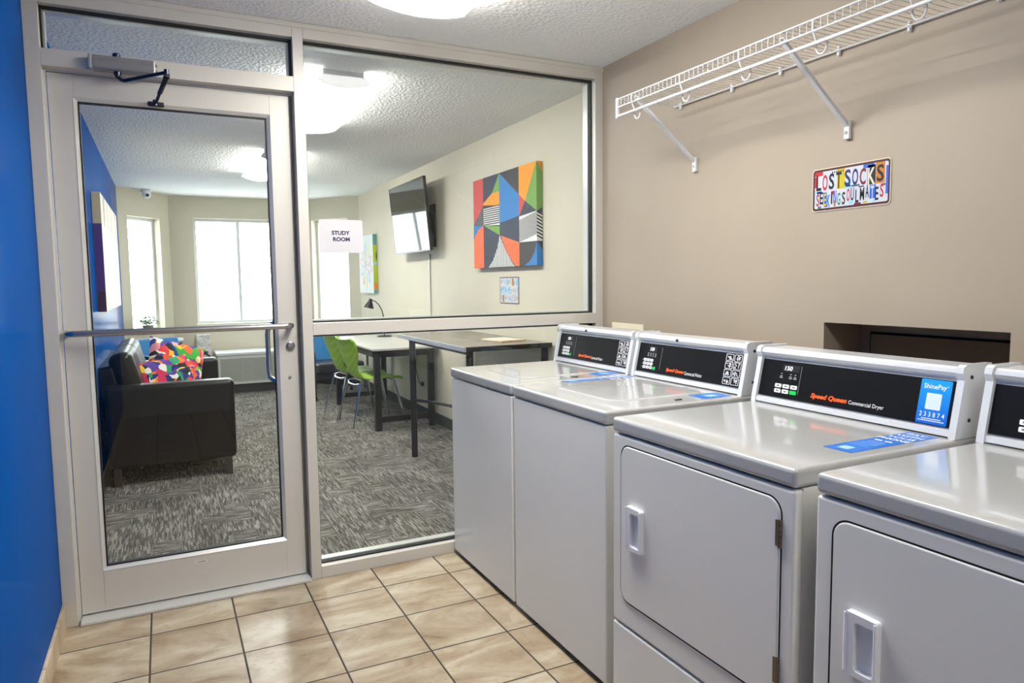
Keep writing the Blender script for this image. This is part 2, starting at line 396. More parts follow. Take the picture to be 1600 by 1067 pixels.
M3, o3_ = wall_with_window('wall_bay_right', A2, B2, .16, .76, .80, 2.17)
window('window_4', M3, o3_, .16, .76, .80, 2.17)
# base boards
b = MB(); b.box(XS - .012, XS, .12, 5.75, 0, .10); struct('baseboard_right', b, M_COVE)
b = MB(); L = (B1 - A1).length; b.box(.02, L, 0, .1, -.012 * (1 if o1 > 0 else -1), 0, M=M1); struct('baseboard_bay_left', b, M_COVE)
b = MB(); b.box(0, (A2 - B1).length, 0, .1, -.012 * (1 if o2_ > 0 else -1), 0, M=M2); struct('baseboard_far', b, M_COVE)
b = MB(); b.box(0, (B2 - A2).length - .02, 0, .1, -.012 * (1 if o3_ > 0 else -1), 0, M=M3); struct('baseboard_bay_right', b, M_COVE)
b = MB(); b.box(XL, XL + .012, .12, 5.88, 0, .1); struct('baseboard_left', b, M_COVE)
b = MB(); y = -.215
while y > YR:
    y1_ = max(YR, y - .305); b.box(XL, XL + .012, y - .002, y1_ + .002, 0, .098, bev=.003); y = y1_
b.box(XL, XL + .012, -.213, -.003, 0, .098, bev=.003)
struct('baseboard_left', b, M_BTILE)
# outside ground
struct('ground', MB().box(-60, 60, 6.9, 120, -.6, -.5), M_SNOW)

# ------------------------------------------------------------------ glazed partition
FD = .114; GY = .055
W1 = struct_empty('window_1', (XL, 0, 0)); OW = (XL, 0, 0)
f = MB(); bv = .002
f.box(XL, -.326, 0, FD, 0, H, bev=bv); f.box(.577, .621, 0, FD, 0, H, bev=bv); f.box(2.101, XR, 0, FD, 0, H, bev=bv)
f.box(-.326, .577, 0, FD, 2.375, H, bev=bv); f.box(.621, 2.101, 0, FD, 2.375, H, bev=bv)
f.box(-.326, .577, 0, FD, 2.150, 2.213, bev=bv)
f.box(.621, 2.101, 0, FD, 1.107, 1.161, bev=bv); f.box(.621, 2.101, 0, FD, 0, .054, bev=bv)
f.build('frame', M_ALU, W1, OW)
# second extrusion line on the header and fine joint shadows
j = MB()
j.box(XL, XR, -.004, 0, H - .022, H - .004); j.build('head_trim', M_ALU, W1, OW)
# door stops
ds = MB(); ds.box(-.326, -.318, .035, .05, 0, 2.143); ds.box(.563, .577, .094, FD, 0, 2.143); ds.box(-.326, .577, .05, FD, 2.143, 2.150)
ds.build('door_stop', M_ALU2, W1, OW)
def glaze(x0, x1, z0, z1):
    g = MB(); t_ = .007
    for a, b, c, d in ((x0, x1, z0, z0 + t_), (x0, x1, z1 - t_, z1), (x0, x0 + t_, z0, z1), (x1 - t_, x1, z0, z1)):
        g.box(a, b, .034, .058, c, d)
    g.build('gasket', M_GASKET, W1, OW)
    g = MB(); t2 = .012
    for a, b, c, d in ((x0, x1, z0, z0 + t2), (x0, x1, z1 - t2, z1), (x0, x0 + t2, z0 + t2, z1 - t2), (x1 - t2, x1, z0 + t2, z1 - t2)):
        g.box(a, b, .060, FD - .01, c, d)
    g.build('glazing_bead', M_ALU2, W1, OW)
    MB().box(x0, x1, GY - .003, GY + .003, z0, z1).build('glass_pane', M_GLASS, W1, OW)
glaze(-.326, .577, 2.213, 2.375); glaze(.621, 2.101, 1.161, 2.375); glaze(.621, 2.101, .054, 1.107)
MB().box(-.318, .575, -.022, .10, 0, .013, bev=.004).build('threshold', M_ALU2, W1, OW)

# ------------------------------------------------------------------ door
D = struct_empty('door_1', (-.316, .05, 0)); OD = (-.316, .05, 0)
dx0, dx1, dz0, dz1 = -.316, .561, .019, 2.140
gx0, gx1, gz0, gz1 = -.222, .468, .200, 2.042
d = MB()
d.box(dx0, gx0 - .012, .05, .094, dz0, dz1, bev=.0015); d.box(gx1 + .012, dx1, .05, .094, dz0, dz1, bev=.0015)
d.box(gx0 - .012, gx1 + .012, .05, .094, dz0, gz0 - .012, bev=.0015); d.box(gx0 - .012, gx1 + .012, .05, .094, gz1 + .012, dz1, bev=.0015)
d.build('leaf_frame', M_ALU, D, OD)
st = MB()   # sloping glazing stops with mitred corners
o_ = [(gx0 - .014, gz0 - .014), (gx1 + .014, gz0 - .014), (gx1 + .014, gz1 + .014), (gx0 - .014, gz1 + .014)]
i_ = [(gx0, gz0), (gx1, gz0), (gx1, gz1), (gx0, gz1)]
for sgn, ya, yb in ((1, .048, .062), (-1, .096, .078)):
    vs_ = [(x, ya, z) for x, z in o_] + [(x, yb, z) for x, z in i_]
    fs = [(k, (k + 1) % 4, 4 + (k + 1) % 4, 4 + k) for k in range(4)]
    st.add(vs_, fs if sgn > 0 else [q[::-1] for q in fs])
st.build('glazing_stop', M_ALU2, D, OD)
g = MB(); t_ = .005
for a, b_, c, e in ((gx0, gx1, gz0, gz0 + t_), (gx0, gx1, gz1 - t_, gz1), (gx0, gx0 + t_, gz0, gz1), (gx1 - t_, gx1, gz0, gz1)): g.box(a, b_, .060, .080, c, e)
g.build('gasket', M_GASKET, D, OD)
MB().box(gx0, gx1, .067, .073, gz0, gz1).build('glass_pane', M_GLASS, D, OD)
pb = MB(); zb = 1.153; yb = -.012; r_ = .0125
pts = [(-.306, .05, zb), (-.306, yb + .03, zb)] + [(-.306 + .03 * (1 - math.cos(a)), yb + .03 * (1 - math.sin(a)), zb) for a in [PI / 2 * k / 6 for k in range(1, 7)]]
pts += [(.531 - .03 * (1 - math.cos(a)), yb + .03 * (1 - math.sin(a)), zb) for a in [PI / 2 * (6 - k) / 6 for k in range(0, 6)]] + [(.531, yb + .03, zb), (.531, .05, zb)]
pb.tube(pts, r_, n=16); pb.build('push_bar', M_STEEL, D, OD)
ph = MB(); hx = .452; z0_, z1_ = .90, 1.16; yh = .165
pts = [(hx + .03, .094, z0_), (hx + .02, .12, z0_)] + [(hx, yh - .02, z0_ + .015), (hx - .002, yh, z0_ + .05), (hx - .002, yh, z1_ - .05), (hx, yh - .02, z1_ - .015)] + [(hx + .02, .12, z1_), (hx + .03, .094, z1_)]
ph.tube(pts, .011, n=14); ph.build('pull_handle', M_STEEL, D, OD)
lk = MB(); lk.lathe([(0, .014), (.013, .013), (.0145, .009), (.019, .008), (.020, .0)], M=frame((.530, .05, 1.062), (1, 0, 0), (0, 0, 1))); lk.build('lock_cylinder', M_STEEL, D, OD)
lk = MB(); lk.lathe([(0, .006), (.006, .005), (.008, .0)], M=frame((.523, .05, .922), (1, 0, 0), (0, 0, 1))); lk.build('screw_cap', M_CHROME, D, OD)
pl = MB(); MP = frame((.128, .0498, .155), (1, 0, 0), (0, 0, 1))
pl.prism(rrect(-.025, .025, -.0065, .0065, .006), 0, .0006, 0, MP); pl.poly([(-.016, 0, .0009), (-.011, .003, .0009), (-.011, -.003, .0009)], 1, MP)
pl.box(-.008, .017, -.0012, .0012, .0006, .0009, 1, M=MP); pl.build('maker_plate', [M_ALU2, M_BLACK], D, OD)

# door closer on the frame head, arm down to the door
c_ = thing('door_closer', 'grey metal door closer with folding arm on the door head frame', 'door closer', (-.172, -.002, 2.146)); OC = c_.location[:]
q = MB(); MX = frame((0, 0, 0), (0, 1, 0), (0, 0, 1))
q.prism([(-.050, 2.150), (-.052, 2.156), (-.052, 2.176), (-.049, 2.180), (-.049, 2.184), (-.046, 2.197), (-.001, 2.199), (-.001, 2.146), (-.044, 2.146)], -.158, .040, M=MX)
q.build('closer_body', mat('closer_grey', (134, 132, 134), .4, metal=.4), c_, OC)
for x0, x1 in ((-.172, -.158), (.040, .052)): MB().box(x0, x1, -.050, -.001, 2.147, 2.198, bev=.004).build('end_cap', mat('closer_cap_grey', (165, 165, 168), .35, metal=.4), c_, OC)
for z in (2.162, 2.184): MB().cyl((.052, -.028, z), (.058, -.028, z), .006).build('adjusting_screw', M_CHROME, c_, OC)
q = MB(); q.cyl((-.078, -.028, 2.199), (-.078, -.028, 2.211), .014); q.lathe([(0, 2.215), (.010, 2.214), (.014, 2.210)], M=Matrix.Translation((-.078, -.028, 0))); q.build('pivot_cap', M_DSTEEL, c_, OC)
q = MB(); q.cyl((-.078, -.028, 2.146), (-.078, -.028, 2.134), .013); q.cyl((-.078, -.028, 2.134), (-.078, -.028, 2.124), .009); q.build('pivot', M_DSTEEL, c_, OC)
q = MB(); q.tube([(-.078, -.03, 2.126), (-.066, -.05, 2.112), (-.055, -.06, 2.108), (.085, -.185, 2.122)], .0065, n=10); q.cyl((.088, -.188, 2.104), (.088, -.188, 2.132), .009)
q.build('main_arm', M_DSTEEL, c_, OC)
q = MB(); a = Vector((.088, -.188, 2.108)); b_ = Vector((.046, .035, 2.055)); dd = (b_ - a); Mr = frame(a, dd, (0, 0, 1)); Lr = dd.length
q.box(0, Lr * .62, -.003, .003, -.009, .009, M=Mr, bev=.002); q.tube([a + dd * .3, b_], .006, n=10); q.box(-.01, .02, -.006, .006, -.010, .010, M=Mr, bev=.003)
for s_ in (.18, .32, .46): q.cyl(Mr @ Vector((Lr * s_, .003, 0)), Mr @ Vector((Lr * s_, .007, 0)), .005, 1)
q.build('forearm', [M_DSTEEL, M_CHROME], c_, OC)
q = MB(); q.box(.018, .078, .030, .0495, 2.045, 2.062, bev=.004); q.cyl((.046, .030, 2.045), (.046, .030, 2.068), .009); q.build('shoe', M_DSTEEL, c_, OC)

# room sign on the glass
sg = MB(); ys = GY - .0035; MS = frame((.770, ys, 1.546), (1, 0, 0), (0, 0, 1))
sg.prism(rrect(-.098, .098, -.074, .074, .008), 0, .0018, 0, MS)
sg.text('STUDY', MS @ Matrix.Translation((-.002, .015, .0019)), w=.082, h=.019, m=1, bold=.045); sg.text('ROOM', MS @ Matrix.Translation((.0, -.0135, .0019)), w=.076, h=.019, m=1, bold=.045)
tag(sg.build('room_sign', [mat('sign_grey_white', (196, 194, 196), .5), mat('navy_print', (30, 26, 70), .5)], org=(.770, ys, 1.546)), 'white rectangular sign with dark lettering stuck on the glass partition', 'sign')

# ------------------------------------------------------------------ ceiling lights
def fixture(x0, x1, y0, y1, label, m, grp, drop=.085, lit_ends=False):
    r = thing('ceiling_light', label, 'ceiling light', ((x0 + x1) / 2, (y0 + y1) / 2, H), 0, grp); O = r.location[:]
    xc = (x0 + x1) / 2; hw = (x1 - x0) / 2
    MB().box(x0 + .03, x1 - .03, y0 + .005, y1 - .005, H - .035, H).build('housing', M_PLASTIC, r, O)
    prof = [(-hw * .84, H - .026), (-hw * .97, H - .050), (-hw, H - .056)]
    n = 12
    for i in range(1, n):
        u = -1 + 2 * i / n; prof.append((u * hw, H - .058 - (drop - .058) * (1 - u * u)))
    prof += [(hw, H - .056), (hw * .97, H - .050), (hw * .84, H - .026)]
    Mx = frame((xc, 0, 0), (1, 0, 0), (0, 0, 1))
    d_ = MB(); d_.prism(prof, -y0 - .012, -y1 + .012, M=Mx, smooth=True); d_.build('diffuser', m, r, O)
    for ya, yb in ((y0, y0 + .012), (y1 - .012, y1)):
        e = MB(); e.prism([(a * 1.01, z - .002 if z < H - .04 else z) for a, z in prof], -ya, -yb, M=Mx); e.build('end_cap', M_LAMP_END if lit_ends else M_PLASTIC, r, O)
fixture(.775, 1.155, -1.72, -.50, 'wide lit ceiling light over the washers in the laundry room', M_LAMP1, 'lit ceiling lights', lit_ends=True)
fixture(.80, 1.075, .60, 1.84, 'lit ceiling light nearest the glass in the study room', M_LAMP2, 'lit ceiling lights')
fixture(.81, 1.085, 3.02, 4.28, 'lit ceiling light towards the far window in the study room', M_LAMP2, 'lit ceiling lights')
fixture(.775, 1.155, -4.10, -2.88, 'added fill light at the unseen rear end of the laundry room', M_FILL_REAR, 'lit ceiling lights')  # unseen fixture added behind the camera to fill the partition and machines

# ------------------------------------------------------------------ machines (local: front at x=0, far side y=0, near side y=-w)
def console(root, w, dk, kind, xb, ch=.180):
    # profile in (x, z); dk = deck height
    cd = .125
    prof = [(0, .004), (.002, .018), (.012, .020), (.040, .150), (.030, .156), (.024, .166), (.027, .176), (.036, .181), (cd + .012, .181), (cd, .004)]
    Mx = frame((xb, 0, dk), (1, 0, 0), (0, 0, 1))     # local z points to -y
    con = MB(); con.prism(prof, .012, w - .012, M=Mx, smooth=True)
    cap = [(-.004, .0), (-.001, .020), (.026, .148), (.022, .156), (.018, .166), (.022, .181), (.034, .187), (cd + .015, .187), (cd + .002, .0)]
    for h0, h1 in ((.004, .022), (w - .022, w - .004)): con.prism(cap, h0, h1, M=Mx)
    for z in (.045, .155): con.cyl((xb + (.05 if z < .1 else .055), -w + .0045, dk + z), (xb + (.05 if z < .1 else .055), -w + .002, dk + z), .005, 1)
    if kind == 'washer': con.cyl((xb + .027, -w * .42, dk + .168), (xb + .020, -w * .42, dk + .168), .0055, 1)
    con_o = con.build('console', [M_CONS, M_DSTEEL], root, sharp=28)
    # sloping black face
    U = Vector((0, -1, 0)); V = Vector((.028, 0, .130)).normalized(); O = Vector((xb + .0105, -.024, dk + .024)); PH = .121; PW = w - .048
    MP = frame(O, U, V)
    pan = MB().box(0, PW, 0, PH, -.001, .0015, 0, M=MP)
    T = lambda x, y: MP @ Matrix.Translation((x, y, .0016))
    # display
    q = MB(); q.box(.085 if kind == 'dryer' else .070, .150 if kind == 'dryer' else .120, PH - .034, PH - .012, .0015, .0018, 0, M=MP)
    q.text('150', T(.108 if kind == 'dryer' else .088, PH - .023), w=.030 if kind == 'dryer' else .026, h=.014, m=1, shear=.15, bold=.01, lift=.0003)
    q.build('display', [M_BLACK, M_LED], con_o)
    if kind == 'dryer':
        for x in (.083, .120, .138):
            for k, z in enumerate((PH - .042, PH - .050, PH - .055)): pan.box(x - .003 - .0015 * k, x + .003 + .0015 * k, z - .0014, z + .0014, .0015, .0018, 1, M=MP)
    else:
        for x in (.066, .082, .098, .114):
            for z in (PH - .041, PH - .047, PH - .053): pan.box(x - .0035, x + .0035, z - .0016, z + .0016, .0015, .0018, 1, M=MP)
        for z in (.050, .035, .020): pan.box(.030, .035, z - .001, z + .001, .0015, .0018, 1, M=MP)
    keys = []
    if kind == 'dryer':
        for r_ in range(2):
            for c in range(3): keys.append((.078 + c * .031, .039 - r_ * .017, .0125, .0062, (r_ == 1 and c == 2)))
    else:
        for r_ in range(3):
            for c in range(3): keys.append((.052 + c * .022, .051 - r_ * .0155, .0085, .0058, False))
        keys.append((.118, .019, .0085, .0062, True))
    for x, y, hw, hh, grn in keys:
        q = MB(); q.prism(rrect(x - hw, x + hw, y - hh, y + hh, .0025, 3), .0014, .004, 0, MP)
        if not grn: q.box(x - hw * .45, x + hw * .45, y - hh * .35, y + hh * .35, .004, .0042, 1, M=MP)
        q.build('key', [M_GREEN if grn else M_WHITE, M_GREYLN], con_o, label='green start key' if grn else None)
    lx = .158 if kind == 'dryer' else .152
    pan.box(lx - .0012, lx + .0012, .018, PH - .012, .0015, .002, 2, M=MP); pan.build('control_panel', [M_PANEL, mat('dim_print', (170, 172, 176), .5), M_GREYLN], con_o)
    q = MB(); x0 = PW * .345 if kind == 'dryer' else PW * .345
    if kind == 'dryer':
        q.text('Speed Queen', T(x0 + .050, .023), w=.128, h=.019, m=0, bold=.042, shear=.25); q.text('Commercial Dryer', T(x0 + .176, .0215), w=.112, h=.0150, m=1)
    else:
        q.text('Speed Queen', T(x0 + .040, .0215), w=.108, h=.0175, m=0, bold=.042, shear=.25); q.text('Commercial Washer', T(x0 + .148, .0205), w=.098, h=.0135, m=1)
    q.build('maker_lettering', [M_ORANGE, M_WHITE], con_o)
    if kind == 'washer':
        rnd = random.Random(3)
        q = MB(); 
        for r_ in range(4):
            for c in range(2):
                cx_ = PW - .072 + c * .042; cy_ = PH - .017 - r_ * .0283; a = .0185; b_ = .0128
                q.ring(rrect(cx_ - a, cx_ + a, cy_ - b_, cy_ + b_, .003, 3), rrect(cx_ - a + .0016, cx_ + a - .0016, cy_ - b_ + .0016, cy_ + b_ - .0016, .0025, 3), .0015, .002, 0, MP)
                for k in range(7):
                    ax = cx_ + rnd.uniform(-.011, .009); ay = cy_ + rnd.uniform(-.007, .007); ang = rnd.choice((0, .6, -.6, 1.2, 1.57)); l_ = rnd.uniform(.003, .007)
                    Mq = MP @ Matrix.Translation((ax, ay, 0)) @ Matrix.Rotation(ang, 4, 'Z'); q.box(-l_, l_, -.001, .001, .0015, .002, M=Mq)
        q.build('instruction_symbols', M_WHITE, con_o)
    return con_o, MP, PW, PH
def sticker(parent, x0, x1, y0, y1, z, long):
    q = MB(); Mt = frame(((x0 + x1) / 2, (y0 + y1) / 2, z), (0, -1, 0), (1, 0, 0)); hw = abs(y1 - y0) / 2; hh = abs(x1 - x0) / 2
    q.prism(rrect(-hw, hw, -hh, hh, .002, 2), 0, .0005, 0, Mt); L_ = lambda x, y: Mt @ Matrix.Translation((x, y, .0006))
    if long:
        for k, wd in enumerate(('PAY', 'WITH', 'YOUR', 'PHONE')): q.text(wd, L_(0, hh * (.86 - k * .19)), h=hh * .12, m=1, bold=.02)
        for x in (-.45, .25): q.prism(rrect(x * hw - .010, x * hw + .010, -.004 + hh * .08, .004 + hh * .08, .003, 3), .0005, .0007, 1, Mt)
        rnd = random.Random(5)
        for k in range(9):
            y = -hh * .05 - k * hh * .055; q.box(-hw * .7, hw * rnd.uniform(.1, .7), y - .0006, y + .0006, .0005, .0007, 2, M=Mt)
        q.box(-hw * .5, hw * .3, -hh * .86, -hh * .66, .0005, .0007, 2, M=Mt)
    else:
        q.prism(rrect(-hw * .35, hw * .55, -hh * .35, hh * .35, .002, 3), .0005, .0007, 2, Mt)
    q.build('instruction_sticker', [M_STK, M_WHITE, M_STK3], parent, label='blue printed sticker')
def make_washer(name, label, loc, w, stickers):    # deck height .924
    r = thing(name, label, 'washing machine', loc, 0, 'washing machines in the row'); dk = .924; zl = .045; dep = .70
    b = MB(); b.box(.004, dep, -w + .002, -.002, .022, dk - zl - .003, bev=.006, seg=3); b.build('cabinet', M_FRONT, r)
    b = MB(); b.box(.03, dep - .02, -w + .02, -.02, 0, .024); b.build('toe_gap_shade', M_DARK, r)  # black box puts the shadow gap along the floor into colour
    b = MB(); b.box(0, dep + .005, -w, 0, dk - zl, dk, bev=.011, seg=4); top = b.build('top_deck', M_TOP, r)
    # lid, a shallow raised panel with rounded front corners
    b = MB(); Mt = frame((0, 0, dk), (1, 0, 0), (0, 1, 0)); P = rrect(.115, .525, -w + .125, -.125, .05, 8)
    P2 = [(x + (.305 - x) * .03, y + (-w / 2 - y) * .03) for x, y in P]; n = len(P)
    b.add([(x, y, .0003) for x, y in P] + [(x, y, .0045) for x, y in P2], [(i, (i + 1) % n, n + (i + 1) % n, n + i) for i in range(n)] + [tuple(range(n, 2 * n))], 0, True, Mt)
    b.build('lid', M_TOP, r, label='raised white lid', sharp=60)
    b = MB(); b.box(.32, .345, -w + .058, -w + .046, dk, dk + .003, bev=.001); b.build('lid_bumper', M_DSTEEL, r)
    for s_ in stickers: sticker(top, *s_, dk + .0004, s_[3] - s_[2] < 0 and (s_[1] - s_[0]) > .15) if False else sticker(top, s_[0], s_[1], s_[2], s_[3], dk + .0004, (s_[1] - s_[0]) > .18)
    console(r, w, dk, 'washer', .575)
    return r
make_washer('washing_machine', 'white top loading washer beside the glass partition, leftmost in the row', (1.258, -.014, 0), .655, [(.445, .565, -.53, -.605)])
make_washer('washing_machine', 'white top loading washer between the other washer and a dryer', (1.258, -.684, 0), .655, [(.225, .555, -.010, -.050), (.425, .550, -.545, -.628)])
def make_dryer(label, loc, w, stk, pay, dk, xb):
    r = thing('clothes_dryer', label, 'dryer', loc, 0, 'clothes dryers in the row'); zl = .045; dep = .71
    b = MB(); b.box(.030, dep, -w + .004, -.004, .022, dk - zl - .002, bev=.003); b.build('cabinet', M_FRONT, r)
    b = MB(); b.box(.05, dep - .02, -w + .03, -.03, 0, .03); b.build('toe_gap_shade', M_DARK, r)  # floor gap shade as a black box, like the washers
    b = MB(); b.box(0, dep + .005, -w, 0, dk - zl, dk, bev=.012, seg=4); top = b.build('top_deck', M_TOP, r)
    b = MB(); b.box(.003, .032, -w + .001, -.001, .292, dk - zl - .004, bev=.009, seg=3); b.build('front_panel', M_FRONT, r)
    b = MB(); b.box(.003, .032, -w + .001, -.001, .024, .287, bev=.006, seg=3); b.build('lower_panel', M_FRONT, r)
    Mf = frame((.003, 0, 0), (0, -1, 0), (0, 0, 1))    # local x = toward near side, y = up, z = -x (outwards)
    y0, y1, z0, z1 = .046, w - .040, .372, .846
    g_ = MB(); g_.ring(rrect(y0 - .004, y1 + .004, z0 - .004, z1 + .004, .040, 8), rrect(y0, y1, z0, z1, .037, 8), -.004, .0004, 0, Mf); g_.build('door_gap', M_DARK, r)
    dmb = MB(); P = rrect(y0, y1, z0, z1, .037, 8); n = len(P)
    P2 = rrect(y0 + .004, y1 - .004, z0 + .004, z1 - .004, .034, 8)
    dmb.add([(x, y, 0) for x, y in P] + [(x, y, .0045) for x, y in P2], [(i, (i + 1) % n, n + (i + 1) % n, n + i) for i in range(n)] + [tuple(range(n, 2 * n))], 0, True, Mf)
    door = dmb.build('door', M_FRONT, r, sharp=50)
    # scooped pull handle
    hx0, hx1, hz0, hz1 = .092, .162, .548, .676
    h = MB()
    h.prism(rrect(hx0, hx1, hz0, hz1, .006, 4), .0045, .008, 0, Mf)
    h.ring(rrect(hx0, hx1, hz0, hz1, .006, 4), rrect(hx0 + .022, hx1 - .006, hz0 + .012, hz1 - .016, .008, 4), .008, .020, 0, Mf)
    # bevelled lip
    h.tube([Mf @ Vector((hx0 + .002, hz0 + .004, .018)), Mf @ Vector((hx0 + .002, hz1 - .004, .018))], .004, 0, 8)
    h.tube([Mf @ Vector((hx1 - .003, hz0 + .004, .019)), Mf @ Vector((hx1 - .003, hz1 - .004, .019))], .0035, 0, 8)
    h.build('door_handle', M_PLASTIC, door, label='white scooped plastic handle')
    for zc in (.770, .452):
        q = MB(); a = y1 + .001
        for k in range(5): q.cyl(Mf @ Vector((a, zc - .032 + k * .0128, .004)), Mf @ Vector((a, zc - .032 + k * .0128 + .0118, .004)), .0048, n=10)
        q.box(a - .012, a, zc - .030, zc + .030, .004, .0055, M=Mf); q.build('hinge', M_BRONZE, door)
    if stk: sticker(top, *stk, dk + .0004, True)
    con, MP, PW, PH = console(r, w, dk, 'dryer', xb)
    if pay:
        q = MB(); x0, x1 = PW - .094, PW - .012; y0, y1 = .002, PH - .002; cx_ = (x0 + x1) / 2
        q.prism(rrect(x0, x1, y0, y1, .004, 4), .0016, .0022, 0, MP); T = lambda x, y: MP @ Matrix.Translation((x, y, .0022))
        q.text('ShinePay', T(cx_ - .002, y1 - .020), w=.060, h=.0165, m=1, bold=.008); q.text('®', T(x1 - .010, y1 - .015), h=.004, m=1)
        q.prism(rrect(cx_ - .021, cx_ + .019, .040, .083, .003, 4), .0022, .0025, 2, MP)
        q.text('2 3 3 8 7 4', T(cx_, .027), w=.066, h=.0125, m=1, bold=.006)
        for k, (z, hw) in enumerate(((.0155, .026), (.0105, .035))):
            for i in range(12): a = -hw + 2 * hw * i / 12; q.box(cx_ + a, cx_ + a + hw * .13, z - .0012, z + .0012, .0022, .0024, 1, M=MP)
        q.build('payment_sticker', [M_STK2, M_WHITE, M_QR], con, label='bright blue payment sticker with a pale square and number')
    return r
make_dryer('white front door dryer in the middle with a bright blue sticker on its black panel', (1.234, -1.410, 0), .690, (.224, .550, -.572, -.650), True, .924, .565)
make_dryer('white dryer at the right edge, nearest the viewer, without a sticker on its top', (1.236, -2.148, 0), .692, None, False, .932, .552)

# ------------------------------------------------------------------ wire shelf on the laundry wall
sh = thing('wire_shelf', 'white wire closet shelf with hanging rod and hooks on the taupe wall', 'shelf', (XR, -.59, 2.105)); OS = sh.location[:]
SX, SY0, SY1, SZ = 1.83, -.59, -3.6, 2.108
q = MB()
n = int((SY0 - SY1) / .0254)
for i in range(n + 1):
    y = SY0 - i * .0254
    q.tube([(XR - .012, y, SZ), (SX, y, SZ + .002), (SX - .002, y, SZ - .003), (SX - .002, y, SZ - .034)], .00115, n=5)
for x, z, r_ in ((XR - .012, SZ - .003, .003), (SX, SZ + .001, .0032), (SX - .003, SZ - .034, .0034), (SX + .16, SZ - .003, .0025)): q.tube([(x, SY0, z), (x, SY1, z)], r_, n=8)
q.build('wire_deck', M_WIRE, sh, OS)
MB().tube([(SX - .004, SY0 - .002, SZ - .072), (SX - .004, SY1, SZ - .072)], .0052, n=12).build('hanging_rod', M_WIRE, sh, OS)
q = MB(); q.box(SX - .009, SX + .006, SY0 - .004, SY0 + .008, SZ - .080, SZ + .006, bev=.003); q.build('end_cap', M_WIRE, sh, OS)
for y in [-.69 - .3045 * k for k in range(9)]:
    q = MB(); pts = [(SX - .003, y, SZ - .002), (SX - .003, y, SZ - .03), (SX + .012, y - .002, SZ - .062)]
    pts += [(SX + .012 + .0 * a, y - .022 + .020 * math.cos(a), SZ - .078 - .026 * math.sin(a)) for a in [PI * k / 8 for k in range(0, 9)]]
    pts += [(SX + .008, y - .042, SZ - .062), (SX - .002, y - .040, SZ - .070)]
    q.tube(pts, .0027, n=8); q.build('rod_hook', M_WIRE, sh, OS)
for y in (-.728, -1.490, -2.252):
    q = MB(); a = Vector((SX - .001, y, SZ - .030)); b_ = Vector((XR - .012, y, 1.845)); Mb = frame(a, b_ - a, (0, 1, 0)); Lb = (b_ - a).length
    q.prism([(0, -.008), (Lb, -.008), (Lb, .008), (0, .008)], -.006, .006, M=Mb)
    q.box(XR - .016, XR - .001, y - .0105, y + .0105, 1.800, 1.862, bev=.003); q.cyl((XR - .016, y, 1.822), (XR - .019, y, 1.822), .005, 1)
    q.tube([(SX + .004, y - .009, SZ - .034), (SX - .008, y - .009, SZ - .02), (SX - .008, y + .009, SZ - .02), (SX + .004, y + .009, SZ - .034)], .0025, n=6)
    q.build('support_bracket', [M_WIRE, M_STEEL], sh, OS)
for y in (-.632, -.945, -1.195, -1.447, -1.700, -1.96, -2.21):
    q = MB(); q.box(XR - .016, XR - .001, y - .005, y + .005, SZ - .022, SZ + .010, bev=.004); q.tube([(XR - .010, y - .006, SZ - .010), (XR - .018, y, SZ - .006), (XR - .010, y + .006, SZ - .001)], .0035, n=8); q.build('wall_clip', M_PLASTIC, sh, OS)

# ------------------------------------------------------------------ licence plate style sign
def rot_frame(O): return frame(O, (0, -1, 0), (0, 0, 1))
pm = [mat('plate_dark_red_edge', (70, 18, 20), .4), mat('plate_white', (190, 194, 202), .4), mat('plate_black', (18, 20, 26), .4), mat('plate_red', (176, 30, 38), .4), mat('plate_yellow', (190, 170, 16), .4),
      mat('plate_orange', (184, 112, 16), .4), mat('plate_navy', (26, 30, 92), .4), mat('plate_blue', (30, 90, 190), .4), mat('plate_sky', (120, 196, 226), .4), mat('plate_green', (30, 120, 90), .4), mat('plate_cream', (206, 198, 178), .4), mat('plate_maroon', (112, 24, 34), .4)]
EDGE, WH, BK, RD, YL, OR, NV, BL, SK, GR, CR, MR = range(12)
PC = (XR - .002, -1.4985, 1.6425); MPL = rot_frame(PC)
q = MB(); q.prism(rrect(-.152, .152, -.0745, .0745, .012, 5), -.0015, .0012, CR, MPL); q.prism(rrect(-.149, .149, -.0715, .0715, .010, 5), .0012, .0015, EDGE, MPL)
q.prism(rrect(-.141, .143, -.064, .064, .006, 5), .0015, .0018, WH, MPL)
rnd = random.Random(11)
def rect(x0, x1, y0, y1, m, z=.0020): q.box(x0, x1, y0, y1, .0018, z, m, M=MPL)
for x0, x1, y0, y1, m in ((-.141, -.108, .050, .064, RD), (-.141, -.134, .010, .048, RD), (-.050, -.018, -.004, .064, YL), (-.016, .006, .0, .018, SK), (-.018, .012, -.004, .004, SK), (.052, .092, .052, .064, BL), (.068, .098, -.004, .060, BK), (.099, .131, -.004, .064, OR), (.135, .143, -.040, .050, BL),
                       (-.132, -.112, -.012, -.004, NV), (-.106, -.090, -.052, -.010, BL), (-.100, -.086, -.060, -.052, NV), (.078, .100, -.050, -.006, BL), (-.060, -.052, -.062, -.040, OR), (.0, .016, -.060, -.050, SK), (-.126, -.112, -.064, -.056, GR), (.020, .046, -.064, -.058, MR), (.054, .070, -.062, -.056, YL), (.088, .100, -.060, -.054, SK),
                       (-.141, -.137, -.050, .0, SK), (.036, .056, -.008, -.004, NV), (.118, .134, -.012, -.006, MR), (-.070, -.056, -.020, -.008, RD)): rect(x0, x1, y0, y1, m)
for xs_, z_ in (((-.070, -.020), .056), ((.010, .040), -.0)):
    for k in range(6): x = xs_[0] + (xs_[1] - xs_[0]) * k / 6; rect(x, x + .004, z_ - .003, z_ + .003, BK if k % 2 else NV, .0022)
